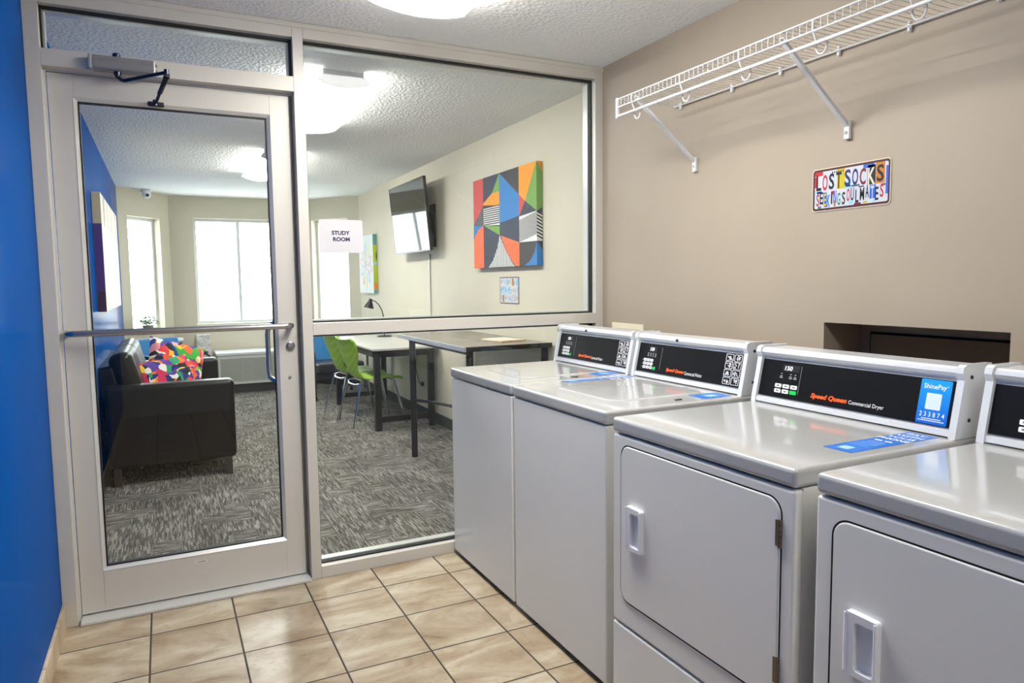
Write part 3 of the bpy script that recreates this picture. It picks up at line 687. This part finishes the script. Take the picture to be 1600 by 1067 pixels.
row1 = [('L', -.124, .026, .021, BK), ('O', -.098, .0245, .021, RD), ('S', -.071, .026, .022, BK), ('T', -.042, .0265, .022, BK), ('S', -.007, .030, .024, NV), ('O', .022, .029, .023, NV), ('C', .051, .026, .023, MR), ('K', .083, .024, .027, CR), ('S', .115, .029, .026, BK)]
for ch, x, y, w_, m in row1: q.text(ch, MPL @ Matrix.Translation((x, y, .0021)), w=w_, h=.055, m=m, bold=.022)
row2 = [('S', -.127, RD), ('E', -.112, BK), ('E', -.097, YL), ('K', -.082, BL), ('I', -.069, BK), ('N', -.056, BL), ('G', -.040, GR), ('S', -.021, BK), ('O', -.003, RD), ('U', .013, NV), ('L', .031, BK), ('M', .050, BK), ('A', .069, BK), ('T', .088, WH), ('E', .104, BK), ('S', .122, RD)]
for i, (ch, x, m) in enumerate(row2):
    q.text(ch, MPL @ Matrix.Translation((x, -.034 + .006 * math.sin(i * 1.7) + .004 * (i > 8), .0021)), w=.0055 if ch == 'I' else (.0165 if ch == 'M' else .0125), h=.043, m=m, bold=.02)
tag(q.build('novelty_plate', pm, org=PC), 'multicoloured metal plate sign about lost socks on the taupe wall', 'sign')

# recess panel and outlet box
q = MB(); q.box(XR + .185, XR + .198, RY0 + .002, RY1 - .050, RZ0, 1.128); q.build('access_panel', M_DOORB, org=(XR + .19, -1.75, RZ0))
o_ = bpy.data.objects[-1] if False else [o for o in bpy.data.objects if o.name == 'access_panel'][0]
tag(o_, 'access panel, coloured darker for shade, inside the wall recess behind the dryers', 'access panel')
q = MB(); q.box(XR + .192, XR + .1995, RY0 + .001, RY1 - .042, RZ0, 1.136); tr = q.build('gap_shade_1', M_DARK, kind='structure')  # black sheet stands in for the shade in the panel's edge gap
ob = thing('washer_outlet_box', 'ivory framed recessed outlet box on the wall behind the washers', 'outlet box', (XR, -.228, 1.0)); OO = ob.location[:]
q = MB(); Mo = rot_frame((XR, 0, 0))
q.ring([(-BY1 - .022, BZ0 - .022), (-BY0 + .022, BZ0 - .022), (-BY0 + .022, BZ1 + .022), (-BY1 - .022, BZ1 + .022)], [(-BY1 + .006, BZ0 + .006), (-BY0 - .006, BZ0 + .006), (-BY0 - .006, BZ1 - .006), (-BY1 + .006, BZ1 - .006)], -.002, .007, 0, Mo)
q.build('box_frame', M_IVORY, ob, OO)
q = MB(); q.box(XR + .001, XR + .088, BY0 + .001, BY1 - .001, BZ1 - .004, BZ1 - .001); q.box(XR + .001, XR + .088, BY0 + .001, BY1 - .001, BZ0 + .001, BZ0 + .004)
q.box(XR + .001, XR + .088, BY0 + .001, BY0 + .004, BZ0, BZ1 - .004); q.box(XR + .001, XR + .088, BY1 - .004, BY1 - .001, BZ0, BZ1 - .004); q.box(XR + .085, XR + .09, BY0 + .001, BY1 - .001, BZ0, BZ1)
q.build('box_liner', mat('outlet_box_inside', (150, 135, 96), .5), ob, OO)

# ================================================================== study room
# sofa along the blue wall
sf = thing('sofa', 'black leather sofa with tall arms against the blue wall', 'sofa', (.04, 2.95, 0)); OF = sf.location[:]
sx0, sx1, sy0, sy1 = -.350, .455, 2.085, 3.86
MB().box(sx0 + .02, sx1 - .015, sy0 + .12, sy1 - .12, .12, .34, bev=.02).build('base', M_LEATHER, sf, OF)
for a, b_ in ((sy0, sy0 + .15), (sy1 - .15, sy1)): MB().box(sx0 + .01, sx1, a, b_, .12, .675, bev=.035, seg=4).build('arm', M_LEATHER, sf, OF)
q = MB(); Mb = Matrix.Translation((sx0 + .09, 0, .30)) @ Matrix.Rotation(-.16, 4, 'Y'); q.box(-.075, .06, sy0 + .15, sy1 - .15, 0, .50, M=Mb, bev=.03, seg=3); q.build('back_frame', M_LEATHER, sf, OF)
ym = (sy0 + sy1) / 2
for a, b_ in ((sy0 + .155, ym - .003), (ym + .003, sy1 - .155)):
    MB().box(sx0 + .16, sx1 + .0, a, b_, .33, .48, bev=.045, seg=4).build('seat_cushion', M_LEATHER, sf, OF)
    q = MB(); Mb = Matrix.Translation((sx0 + .20, 0, .455)) @ Matrix.Rotation(-.26, 4, 'Y'); q.box(-.07, .085, a - .02, b_ + .02, 0, .44, M=Mb, bev=.06, seg=5); q.build('back_cushion', M_LEATHER, sf, OF)
for x in (sx0 + .06, sx1 - .055):
    for y in (sy0 + .035, sy1 - .035): MB().box(x - .022, x + .022, y - .022, y + .022, 0, .125, bev=.003).build('leg', mat('dark_brown_leg', (60, 48, 42), .45), sf, OF)
def pillow(m, label, M, w=.44, th=.075):
    q = MB(); n = 18; vs_ = []; fs = []
    for side in (1, -1):
        for i in range(n + 1):
            for j in range(n + 1):
                u = -1 + 2 * i / n; v = -1 + 2 * j / n
                k = 1 - .06 * (1 - abs(u) ** 2) * abs(v) ** 2; k2 = 1 - .06 * (1 - abs(v) ** 2) * abs(u) ** 2
                hgt = th * ((1 - u ** 4) * (1 - v ** 4)) ** .5
                vs_.append((u * w / 2 * k2, v * w / 2 * k, side * hgt))
        o = 0 if side > 0 else (n + 1) ** 2
        for i in range(n):
            for j in range(n):
                f_ = (o + i * (n + 1) + j, o + (i + 1) * (n + 1) + j, o + (i + 1) * (n + 1) + j + 1, o + i * (n + 1) + j + 1); fs.append(f_ if side > 0 else f_[::-1])
    q.add(vs_, fs, 0, True)
    o = q.build('throw_pillow', m, sharp=80); o.matrix_world = M; return tag(o, label, 'pillow', 'patterned pillows on the sofa')
pillow(M_PIL1, 'bright patterned square pillow standing upright at the back of the sofa', Matrix.Translation((.10, 2.98, .69)) @ Matrix.Rotation(.45, 4, 'Z') @ Matrix.Rotation(-.45, 4, 'X') @ Matrix.Rotation(PI / 2, 4, 'X') @ Matrix.Rotation(-.35, 4, 'Z'))
pillow(M_PIL2, 'red and navy patterned pillow lying low behind the near sofa arm', Matrix.Translation((.03, 2.58, .615)) @ Matrix.Rotation(.25, 4, 'Z') @ Matrix.Rotation(.95, 4, 'X') @ Matrix.Rotation(.15, 4, 'Z'), w=.42)

# blue armchairs by the bay
def armchair(loc, rz, label):
    r = thing('armchair', label, 'armchair', loc, rz, 'blue armchairs by the bay windows')
    # local: faces -y
    q = MB(); Mb = Matrix.Translation((0, .20, .36)) @ Matrix.Rotation(-.22, 4, 'X'); q.box(-.27, .27, -.035, .035, 0, .40, M=Mb, bev=.03, seg=4); q.build('backrest', M_BLUEV, r)
    MB().box(-.28, .28, -.30, .22, .30, .42, bev=.03, seg=4).build('seat', M_DFAB, r)
    for sx in (-1, 1):
        q = MB(); x = sx * .315; q.tube([(x, -.28, .03), (x, -.29, .50), (x, -.26, .56), (x, -.20, .58), (x, .20, .58), (x, .27, .62), (x, .30, .70)], .014, n=10)
        q.tube([(x, .24, .58), (x, .27, .03)], .014, n=10); q.box(x - .02, x + .02, -.22, .16, .585, .610, bev=.01); q.build('arm_frame', M_DFAB, r)
        q = MB(); q.tube([(sx * .265, .285, .71), (sx * .33, .285, .71)], .028, n=12); q.build('bolster', M_PLASTIC, r)
    MB().box(-.32, .32, -.27, -.24, .23, .29, bev=.005).build('cross_rail', M_DFAB, r); MB().box(-.32, .32, .22, .25, .2, .26, bev=.005).build('cross_rail', M_DFAB, r)
    for sx in (-1, 1):
        for y in (-.28, .27): MB().cyl((sx * .315, y, 0), (sx * .315, y, .04), .02).build('foot', M_BLACK, r)
    return r
armchair((.06, 5.28, 0), .5, 'blue backed armchair with dark arms behind the sofa')
armchair((1.82, 5.25, 0), .12, 'blue backed armchair with dark seat behind the green chairs')

# desk
dk_ = thing('desk', 'grey topped writing desk with black steel legs against the cream wall', 'desk', (1.98, 3.72, 0)); O_ = dk_.location[:]
MB().box(1.675, 2.29, 2.93, 4.62, .730, .748, bev=.003).build('desktop', M_DESKTOP, dk_, O_)
q = MB(); q.box(1.70, 2.26, 2.955, 2.99, .670, .730); q.box(1.70, 2.26, 4.56, 4.595, .670, .730); q.box(1.69, 1.73, 2.99, 4.56, .670, .730); q.box(2.23, 2.27, 2.99, 4.56, .670, .730); q.build('apron', M_BSTEEL, dk_, O_)
for x in (1.725, 2.235):
    for y in (2.99, 4.56): MB().box(x - .027, x + .027, y - .027, y + .027, 0, .730, bev=.003).build('leg', M_BSTEEL, dk_, O_)
for y in (2.99, 4.56): MB().box(1.752, 2.208, y - .014, y + .014, .075, .125, bev=.002).build('foot_rail', M_BSTEEL, dk_, O_)
# tall table
tt = thing('tall_table', 'counter height table with brown woodgrain top and pale metal edge', 'table', (1.99, 1.5, 0)); O_ = tt.location[:]
MB().box(1.690, 2.295, .83, 2.18, .908, .930).build('tabletop', M_TABTOP, tt, O_)
q = MB(); q.box(1.678, 1.690, .818, 2.192, .902, .932, bev=.002); q.box(1.690, 2.30, .818, .830, .902, .932, bev=.002, m=1); q.box(1.690, 2.30, 2.18, 2.192, .902, .932, bev=.002); q.build('edge_band', [M_TABEDGE, M_BSTEEL], tt, O_)
for x, y in ((1.712, 1.93), (1.735, .87), (2.27, .87), (2.27, 2.14)): MB().cyl((x, y, .0), (x, y, .905), .024, n=16).build('leg', M_BSTEEL, tt, O_)
q = MB(); q.tube([(1.712, 1.93, .44)] + [(1.72 + .16 * math.sin(PI * k / 10), 1.93 - 1.06 * k / 10, .44) for k in range(1, 10)] + [(1.735, .87, .44)], .012, n=10); q.build('foot_rail', M_BSTEEL, tt, O_)
q = MB(); q.box(1.70, 1.74, 1.87, 1.99, .893, .908); q.box(1.71, 1.73, .84, 1.9, .88, .902); q.build('under_rail', M_BSTEEL, tt, O_)
q = MB(); Mq = Matrix.Translation((2.12, 1.19, .9305)) @ Matrix.Rotation(.15, 4, 'Z'); q.box(-.10, .10, -.13, .13, 0, .006, M=Mq, bev=.001); q.box(-.09, .10, -.12, .12, .006, .009, 1, M=Mq)
tag(q.build('paper_stack', [mat('tan_paper', (214, 186, 150), .7), mat('cream_paper', (226, 214, 196), .7)], org=(2.12, 1.19, .9305)), 'thin stack of tan papers lying on the tall table', 'papers')

# green shell chairs (local: faces +x)
def make_chair(label):
    r = thing('shell_chair', label, 'chair', (0, 0, 0), 0, 'green chairs at the desk')
    prof = [(.225, .415), (.21, .438), (.14, .448), (.03, .440), (-.08, .436), (-.15, .448), (-.195, .49), (-.215, .54), (-.23, .605), (-.245, .675), (-.262, .745), (-.275, .79), (-.292, .815)]
    wid = [.190, .208, .222, .225, .205, .170, .145, .145, .185, .235, .258, .250, .20]
    sub = 3; P = []; Wd = []
    for i in range(len(prof) - 1):
        for k in range(sub):
            tt_ = k / sub; p0 = Vector(prof[max(i - 1, 0)]); p1 = Vector(prof[i]); p2 = Vector(prof[i + 1]); p3 = Vector(prof[min(i + 2, len(prof) - 1)])
            P.append(.5 * ((2 * p1) + (-p0 + p2) * tt_ + (2 * p0 - 5 * p1 + 4 * p2 - p3) * tt_ ** 2 + (-p0 + 3 * p1 - 3 * p2 + p3) * tt_ ** 3)); Wd.append(wid[i] + (wid[i + 1] - wid[i]) * (3 * tt_ ** 2 - 2 * tt_ ** 3))
    P.append(Vector(prof[-1])); Wd.append(wid[-1])
    m_ = 14; vs_ = []; fs = []
    for i, (p, w_) in enumerate(zip(P, Wd)):
        dv = (P[min(i + 1, len(P) - 1)] - P[max(i - 1, 0)]).normalized(); nv = Vector((dv.y, -dv.x))   # towards the sitter / up
        if nv.y < 0 and i < 12: nv = -nv
        if i >= 12 and nv.x < 0: nv = -nv
        for j in range(m_ + 1):
            u = -1 + 2 * j / m_; cup = .030 * u * u if i > 15 else .012 * u * u
            vs_.append((p.x + nv.x * cup, u * w_, p.y + nv.y * cup))
    n_ = len(P)
    for i in range(n_ - 1):
        for j in range(m_): fs.append((i * (m_ + 1) + j, i * (m_ + 1) + j + 1, (i + 1) * (m_ + 1) + j + 1, (i + 1) * (m_ + 1) + j))
    q = MB(); q.add(vs_, fs, 0, True); sh_ = q.build('seat_shell', M_GREENCH, r, sharp=80)
    sm = sh_.modifiers.new('s', 'SOLIDIFY'); sm.thickness = .009; sm.offset = 0
    for sy in (-1, 1):
        q = MB(); q.tube([(-.13, sy * .10, .425), (-.17, sy * .16, .405), (-.27, sy * .225, .0)], .010, n=10); q.build('leg', M_CHROME, r)
        q = MB(); q.tube([(.12, sy * .10, .432), (.17, sy * .15, .41), (.26, sy * .21, .0)], .010, n=10); q.build('leg', M_CHROME, r)
    q = MB(); q.tube([(-.13, -.10, .425), (-.13, .10, .425)], .010, n=10); q.tube([(.12, -.10, .432), (.12, .10, .432)], .010, n=10); q.tube([(-.13, .0, .425), (.12, .0, .432)], .010, n=10)
    q.tube([(-.165, -.155, .40), (-.19, -.08, .385), (-.19, .08, .385), (-.165, .155, .40)], .009, n=10)
    q.build('seat_frame', M_CHROME, r)
    return r
ch1 = make_chair('lime green shell chair with chrome legs at the near end of the desk')
ch1.location = (1.785, 3.42, 0); ch1.rotation_euler = (0, 0, .12)
ch2 = copy_tree(ch1); ch2.location = (1.77, 3.94, 0); ch2.rotation_euler = (0, 0, .12)
ch2['label'] = 'lime green shell chair farther from the glass, partly hidden behind the other'

# desk lamp
dl = thing('desk_lamp', 'small black gooseneck lamp on the far part of the desk', 'lamp', (2.19, 4.33, .748)); O_ = dl.location[:]
q = MB(); q.lathe([(0, .016), (.03, .016), (.075, .010), (.085, .002), (.085, .0), (0, 0)], M=Matrix.Translation(O_)); q.build('base', M_BLACK, dl, O_)
q = MB(); q.tube([(2.19, 4.33, .76), (2.188, 4.335, .95), (2.175, 4.345, 1.03), (2.15, 4.36, 1.09), (2.11, 4.38, 1.135), (2.07, 4.40, 1.148)], .006, n=8); q.build('gooseneck', M_BLACK, dl, O_)
Ml = Matrix.Translation((2.065, 4.405, 1.145)) @ Matrix.Rotation(.25, 4, 'Y')
q = MB(); q.lathe([(0, .02), (.016, .018), (.02, .0), (.026, -.02), (.042, -.05), (.056, -.085), (.053, -.085), (.036, -.045), (.0, -.02)], M=Ml); q.build('lamp_shade', M_BLACK, dl, O_)

# television on a wall bracket, tilted down
tv = thing('television', 'black flat screen television tilted on a bracket on the study wall', 'television', (XS, 3.33, 1.94)); O_ = tv.location[:]
ct = Vector((2.165, 3.333, 1.946)); Mt = frame(ct, (0, -1, 0), (-.055, 0, .65)) 
q = MB(); q.box(-.52, .52, -.328, .328, -.028, -.002, M=Mt, bev=.006); q.box(-.35, .35, -.24, .16, -.05, -.026, M=Mt, bev=.01); q.build('tv_body', M_BLACK, tv, O_)
MB().box(-.508, .508, -.312, .318, -.002, -.0005, M=Mt).build('screen', M_SCREEN, tv, O_)
q = MB(); q.ring([(-.52, -.328), (.52, -.328), (.52, .328), (-.52, .328)], [(-.508, -.312), (.508, -.312), (.508, .318), (-.508, .318)], -.003, .001, 0, Mt); q.build('bezel', mat('silver_black_bezel', (60, 60, 62), .25, metal=.4), tv, O_)
q = MB(); q.box(XS - .02, XS - .001, 2.98, 3.10, 1.66, 2.05, bev=.003); q.box(2.20, XS - .01, 3.0, 3.06, 1.78, 1.90, bev=.003); q.box(2.20, 2.235, 3.0, 3.30, 1.80, 1.86, bev=.003); q.build('wall_bracket', M_BLACK, tv, O_)
q = MB(); q.box(XS - .014, XS - .001, 3.145, 3.172, .50, 1.60, bev=.003); tag(q.build('cable_raceway', mat('raceway_white', (206, 204, 196), .5), org=(XS, 3.158, .5)), 'narrow white cable cover running down the wall from the television', 'cable cover')

# geometric canvas: front face at XS-.04
cvm = [mat(n_, c_, .7) for n_, c_ in (('art_red', (206, 74, 70)), ('art_navy', (54, 62, 80)), ('art_charcoal', (62, 60, 62)), ('art_green', (116, 158, 78)), ('art_amber', (236, 152, 40)), ('art_blue', (46, 122, 186)), ('art_coral', (240, 110, 66)), ('art_white', (226, 226, 222)), ('art_ink', (24, 24, 30)), ('art_grey', (88, 88, 90)))]
ARD, ANV, ACH, AGR, AAM, ABL, ACO, AWH, AIN, AGY = range(10)
cy0, cy1, cz0, cz1 = .958, 2.003, 1.440, 2.120; cw, chh = cy1 - cy0, cz1 - cz0; CT = .045
q = MB(); q.box(XS - CT, XS - .002, cy0, cy1, cz0, cz1, ANV)
Mc = frame((XS - CT, cy1, cz0), (0, -1, 0), (0, 0, 1))       # u right, v up
def ap(pts, m, z=.0006): q.poly([(u * cw, v * chh, z) for u, v in pts], m, Mc)
c1, c2, c3, c4 = .18, .455, .755, 1.0
ap([(0, 1), (c1, 1), (c1, .70), (0, .50)], ARD); ap([(c1, .70), (0, .50), (c1, .475)], AGY); ap([(c1, 1), (c2, 1), (c1, .72), (c1, .7)], ANV)
ap([(c2, 1), (c2, .81), (.335, .81)], AGR); ap([(.335, .81), (c2, .81), (c2, .66), (c1, .70), (c1, .72)], AAM)
ap([(c2, 1), (c3, .72), (c3, .51), (c2, .47), (c2, .5)], ABL); ap([(c2, 1), (c3, 1), (c3, .72)], ACH)
ap([(c3, 1), (c4, 1), (.84, .645), (c3, .72)], AAM); ap([(c4, 1), (c4, .525), (.84, .645)], AGR); ap([(c3, .72), (.84, .645), (c3, .50)], ARD); ap([(.84, .645), (c4, .525), (c3, .50)], ANV)
ap([(c1, .66), (c2, .66), (c2, .44), (c1, .475)], AWH)
for k in range(9): v = .672 - k * .0232; ap([(c1, v), (c2, v - .002), (c2, v - .013), (c1, v - .011)], AIN, .0011)
ap([(c1, .475), (c2, .45), (c2, .34)], AGR); ap([(c2, .47), (c3, .50), (c3, .24), (c2, .34)], ANV)
ap([(0, .49), (c1, .475), (.06, .42), (0, .35)], ABL)
ap([(0, .0), (c1, 0), (c1, .475), (.09, .44), (.03, .38), (0, .32)], ACO, .0011)
ap([(c1, .475), (c2, .34), (.42, .20), (.36, .10), (.25, 0), (c1, 0)], AGY if False else ANV)
tri = [(c2, .34), (.52, .22), (.60, .10), (.68, 0), (.26, 0), (.34, .08), (.41, .20)]; ap(tri, AWH, .0009)
for k in range(16): 
    u = .29 + k * .024; top_ = min(.32, max(.02, (.335 - abs(u - c2) * (1.9 if u < c2 else 1.45)))); ap([(u, 0), (u + .009, 0), (u + .009 + top_ * .02, top_), (u + top_ * .02, top_)], AGY, .0013)
ap([(c2 + .02, .335), (c3, .24), (c3, 0), (.70, 0), (.61, .09), (.53, .20)], ACO, .0011)
ap([(c3, .50), (c4, .525), (c4, .235), (c3, .24)], AWH)
for k in range(26):
    v = .26 + k * .013
    ap([(c3, v - .03), (c4, v + .03), (c4, v + .0365), (c3, v - .0235)], AIN, .0011) if .24 <= v - .03 and v + .0365 <= .525 else None
ap([(c3, .24), (c4, .235), (.97, .12), (.90, .04), (.82, 0), (c3, 0)], ACH); ap([(c4, .235), (.965, .12), (.90, .04), (.82, 0), (1, 0)], ABL, .0011)
# near side of the canvas (faces -y)
Ms = frame((XS - CT, cy0, cz0), (1, 0, 0), (0, 0, 1))
def asd(pts, m, z=.0006): q.poly([(u * CT * .95, v * chh, z) for u, v in pts], m, Ms)
asd([(0, .525), (1, .56), (1, .9), (0, 1)], AGR); asd([(0, 1), (1, .9), (1, 1)], AAM); asd([(0, .235), (1, .235), (1, .50), (0, .525)], AWH)
for k in range(8): v = .25 + k * .033; asd([(0, v + .03), (1, v), (1, v + .016), (0, v + .046)], AIN, .0010) 
asd([(0, 0), (1, 0), (1, .14), (0, .235)], ABL)
tag(q.build('canvas_painting', cvm, org=(XS, (cy0 + cy1) / 2, cz0)), 'geometric canvas of orange, blue, green and black shapes on the study wall', 'painting')

# small plate sign under the canvas
PC = (XS - .002, 1.470, 1.268); Mp = rot_frame(PC); q = MB()
q.prism(rrect(-.156, .156, -.098, .098, .008, 4), -.0015, .001, EDGE, Mp); q.prism(rrect(-.148, .148, -.091, .091, .006, 4), .001, .0014, WH, Mp)
rnd = random.Random(4)
cols = [SK, WH, NV, OR, GR, BK, SK, BL, RD, WH, SK]
for r_ in range(3):
    for c in range(9):
        x = -.128 + c * .032; y = .060 - r_ * .060
        q.box(x - .014, x + .014, y - .026, y + .026, .0014, .0016, rnd.choice([WH, WH, SK, WH, CR, OR if rnd.random() < .4 else WH]), M=Mp)
        for k in range(3): a = x + rnd.uniform(-.010, .006); b__ = y + rnd.uniform(-.02, .006); v_ = rnd.random() < .5; q.box(a, a + (.004 if v_ else .012), b__, b__ + (.024 if v_ else .004), .0016, .0019, rnd.choice([NV, BK, SK, GR, BL, MR, OR]), M=Mp)
tag(q.build('novelty_plate', pm, org=PC), 'small multicoloured metal plate hanging below the geometric canvas', 'sign')

# pastel flower canvas at the far end
fm = [mat(n_, c_, .6) for n_, c_ in (('pastel_ground', (222, 226, 222)), ('pastel_pink', (226, 196, 200)), ('pastel_blue', (176, 206, 224)), ('pastel_yellow', (232, 226, 160)), ('lime_edge', (176, 200, 40)), ('petal_black', (24, 30, 60)), ('edge_orange', (226, 140, 30)), ('edge_teal', (90, 160, 150)), ('pastel_coral', (236, 176, 150)))]
fy0, fy1, fz0, fz1 = 4.98, 5.62, 1.215, 1.905; q = MB(); q.box(XS - .05, XS - .002, fy0, fy1, fz0, fz1, 0); Mf_ = frame((XS - .05, fy1, fz0), (0, -1, 0), (0, 0, 1))
def petal(cx_, cy_, l, w_, a, m, z):
    pts = [(cx_ + (l * (1 - math.cos(t_)) / 2) * math.cos(a) - w_ * math.sin(t_) * math.sin(a), cy_ + (l * (1 - math.cos(t_)) / 2) * math.sin(a) + w_ * math.sin(t_) * math.cos(a), z) for t_ in [2 * PI * k / 20 for k in range(20)]]
    q.poly(pts, m, Mf_)
for k, a in enumerate([PI * .12 + i * PI * .2 for i in range(10)]):
    petal(.32, .33, .28, .05, a, (1, 3, 2, 8, 1, 2, 8, 3, 2, 1)[k], .0008 + .0002 * k); petal(.32 + .05 * math.cos(a), .33 + .05 * math.sin(a), .18, .025, a, 0, .0030 + .0001 * k)
Ms = frame((XS - .05, fy0, fz0), (1, 0, 0), (0, 0, 1)); hh_ = fz1 - fz0
for a, b_, m in ((0, .06, 7), (.06, .18, 6), (.18, .48, 4), (.48, .53, 2), (.53, .82, 4), (.82, 1, 7)): q.box(0.001, .047, a * hh_, b_ * hh_, 0, .0008, m, M=Ms)
q.prism([(.047, .55), (.03, .58), (.028, .63), (.047, .67)] if False else [(.046, .38), (.034, .41), (.034, .46), (.046, .50)], .0008, .0012, 5, Ms)
tag(q.build('canvas_painting', fm, org=(XS, 5.3, fz0)), 'pale flower canvas with a lime green edge near the far window', 'painting')

# long canvas on the blue wall
lm = [mat('canvas_white', (226, 224, 218), .6), mat('canvas_beige_edge', (196, 178, 146), .7), mat('purple_glitter_edge', (70, 40, 110), .6), mat('streak_tan', (206, 196, 176), .6), mat('dark_wine_edge', (66, 26, 48), .6)]
ly0, ly1, lz0, lz1 = 2.52, 4.45, 1.155, 1.985; q = MB(); q.box(XL + .002, XL + .055, ly0, ly1, lz0, lz1, 0)
Ms = frame((XL + .003, ly0, lz0), (1, 0, 0), (0, 0, 1)); hh_ = lz1 - lz0
for a, b_, m in ((0, .17, 4), (.17, .74, 2), (.74, 1, 1)): q.box(0, .052, a * hh_, b_ * hh_, 0, .0008, m, M=Ms)
Mf_ = frame((XL + .055, ly0, lz0), (0, 1, 0), (0, 0, 1)); rnd = random.Random(9)
for k in range(24):
    u = rnd.uniform(0, 1.85); q.box(u, u + rnd.uniform(.02, .08), hh_ * (.74 + rnd.uniform(-.06, .06)), hh_, 0, .0006 + .00005 * k, rnd.choice((0, 3, 3, 1)), M=Mf_)
tag(q.build('canvas_painting', lm, org=(XL, 3.5, lz0)), 'long pale canvas with a purple edge hanging on the blue wall', 'painting')

# dome camera
dc = thing('security_camera', 'small white dome camera on the ceiling near the bay window', 'camera', (-.085, 6.06, H)); O_ = dc.location[:]
q = MB(); q.lathe([(0, H), (.055, H), (.056, H - .03), (.05, H - .036), (0, H - .036)][::-1], M=Matrix.Translation((-.085, 6.06, 0))); q.build('mount', M_PLASTIC, dc, O_)
b_ = bmesh.new(); bmesh.ops.create_uvsphere(b_, u_segments=20, v_segments=12, radius=.046); q = MB(); q.bm(b_, 0, True, Matrix.Translation((-.075, 6.03, H - .060))); q.build('camera_head', M_PLASTIC, dc, O_)
q = MB(); q.cyl((-.069, 5.992, H - .070), (-.064, 5.982, H - .074), .018, n=16); q.build('lens', M_BLACK, dc, O_)

# plant on the left window sill
pp = thing('potted_plant', 'small leafy green plant in a pot on the bay window sill', 'plant', (-.135, 5.985, .806)); O_ = pp.location[:]
q = MB(); q.lathe([(0, 0), (.045, 0), (.06, .07), (.056, .07), (.05, .06), (0, .06)], M=Matrix.Translation(O_)); q.build('pot', M_POT, pp, O_)
q = MB(); rnd = random.Random(2)
for k in range(170):
    a = rnd.uniform(0, 2 * PI); rr_ = rnd.uniform(.02, .15) * (1 if rnd.random() < .8 else 1.15); z = .07 + rnd.uniform(.0, .11) * (1 - (rr_ / .19) ** 2) + .01
    c = Vector(O_) + Vector((rr_ * math.cos(a) * .75, rr_ * math.sin(a) * .75, z)); s_ = rnd.uniform(.012, .024)
    Ml = Matrix.Translation(c) @ Matrix.Rotation(a, 4, 'Z') @ Matrix.Rotation(rnd.uniform(-.9, .9), 4, 'Y') @ Matrix.Rotation(rnd.uniform(-.6, .6), 4, 'X')
    q.add([(-s_, 0, 0), (0, -s_ * .5, .003), (s_, 0, 0), (0, s_ * .5, .003)], [(0, 1, 2, 3)], 0, True, Ml)
for k in range(14):
    a = rnd.uniform(0, 2 * PI); q.tube([Vector(O_) + Vector((0, 0, .06)), Vector(O_) + Vector((.08 * math.cos(a), .08 * math.sin(a), .14))], .0015, n=4)
q.build('foliage', M_LEAF, pp, O_)

# heater under the far window
ht = thing('wall_heater', 'long cream wall heater with slotted grille under the far window', 'heater', (1.02, 6.26, 0)); O_ = ht.location[:]
hx0, hx1, hy0, hy1, hz = .60, 1.62, 6.02, 6.50, .50
MB().box(hx0, hx1, hy0, hy1, .11, hz - .03, bev=.006).build('heater_body', M_HEATER, ht, O_)
MB().box(hx0 - .02, hx1 + .02, hy0 - .015, hy1 + .005, hz - .03, hz + .005, bev=.008).build('top_cover', M_PLASTIC, ht, O_)
q = MB()
for k in range(26): z = .15 + k * .011; q.box(hx0 + .03, hx1 - .03, hy0 - .006, hy0 + .001, z, z + .006)
for k in range(9): x = hx0 + .03 + k * (hx1 - hx0 - .06) / 8; q.box(x - .004, x + .004, hy0 - .009, hy0 + .001, .145, .44)
q.build('grille', mat('grille_grey', (176, 178, 166), .5), ht, O_)
MB().box(hx0 + .02, hx1 - .02, hy0 + .03, hy1, 0, .11).build('plinth', M_COVE, ht, O_)
q = MB(); q.box(.385, .545, 6.34, 6.50, 0, .715, bev=.004); tag(q.build('pedestal', M_STONE, org=(.465, 6.42, 0)), 'white mottled square pedestal left of the heater', 'pedestal')

# black cord on the wall under the desk
q = MB(); pts = [(XS - .008, 3.50 + .0, .66)] + [(XS - .012, 3.50 + .12 * math.sin(PI * k / 8), .66 - .34 * k / 8) for k in range(1, 9)] + [(XS - .02, 3.43, .33)]
q.tube(pts, .004, n=6); q.box(XS - .03, XS - .002, 3.40, 3.44, .31, .35, bev=.003); tag(q.build('power_cord', M_BLACK, org=(XS, 3.5, .33)), 'black power cord hanging in a loop on the wall under the desk', 'cord')

# bare trees outside
for k, (x, y, h) in enumerate(((1.6, 26, 3.6), (4.4, 34, 4.2), (5.6, 36, 4.0))):
    q = MB(); rnd = random.Random(20 + k)
    q.tube([(x, y, -.6), (x + .1, y, h * .5), (x - .05, y, h)], [.12, .08, .03], n=6)
    for j in range(26):
        z = h * rnd.uniform(.3, .95); a = rnd.uniform(0, 2 * PI); l_ = rnd.uniform(.5, 1.1)
        q.tube([(x, y, z), (x + l_ * .5 * math.cos(a), y + l_ * .5 * math.sin(a), z + .3), (x + l_ * math.cos(a), y + l_ * math.sin(a), z + .8)], [.03, .02, .006], n=4)
    tag(q.build('bare_tree', M_BARK, org=(x, y, -.5)), ['bare leafless tree outside, left of the window mullion', 'bare leafless tree outside, nearer the mullion of the two on the right', 'bare leafless tree outside, rightmost of the three'][k], 'tree', 'bare trees outside the far window')
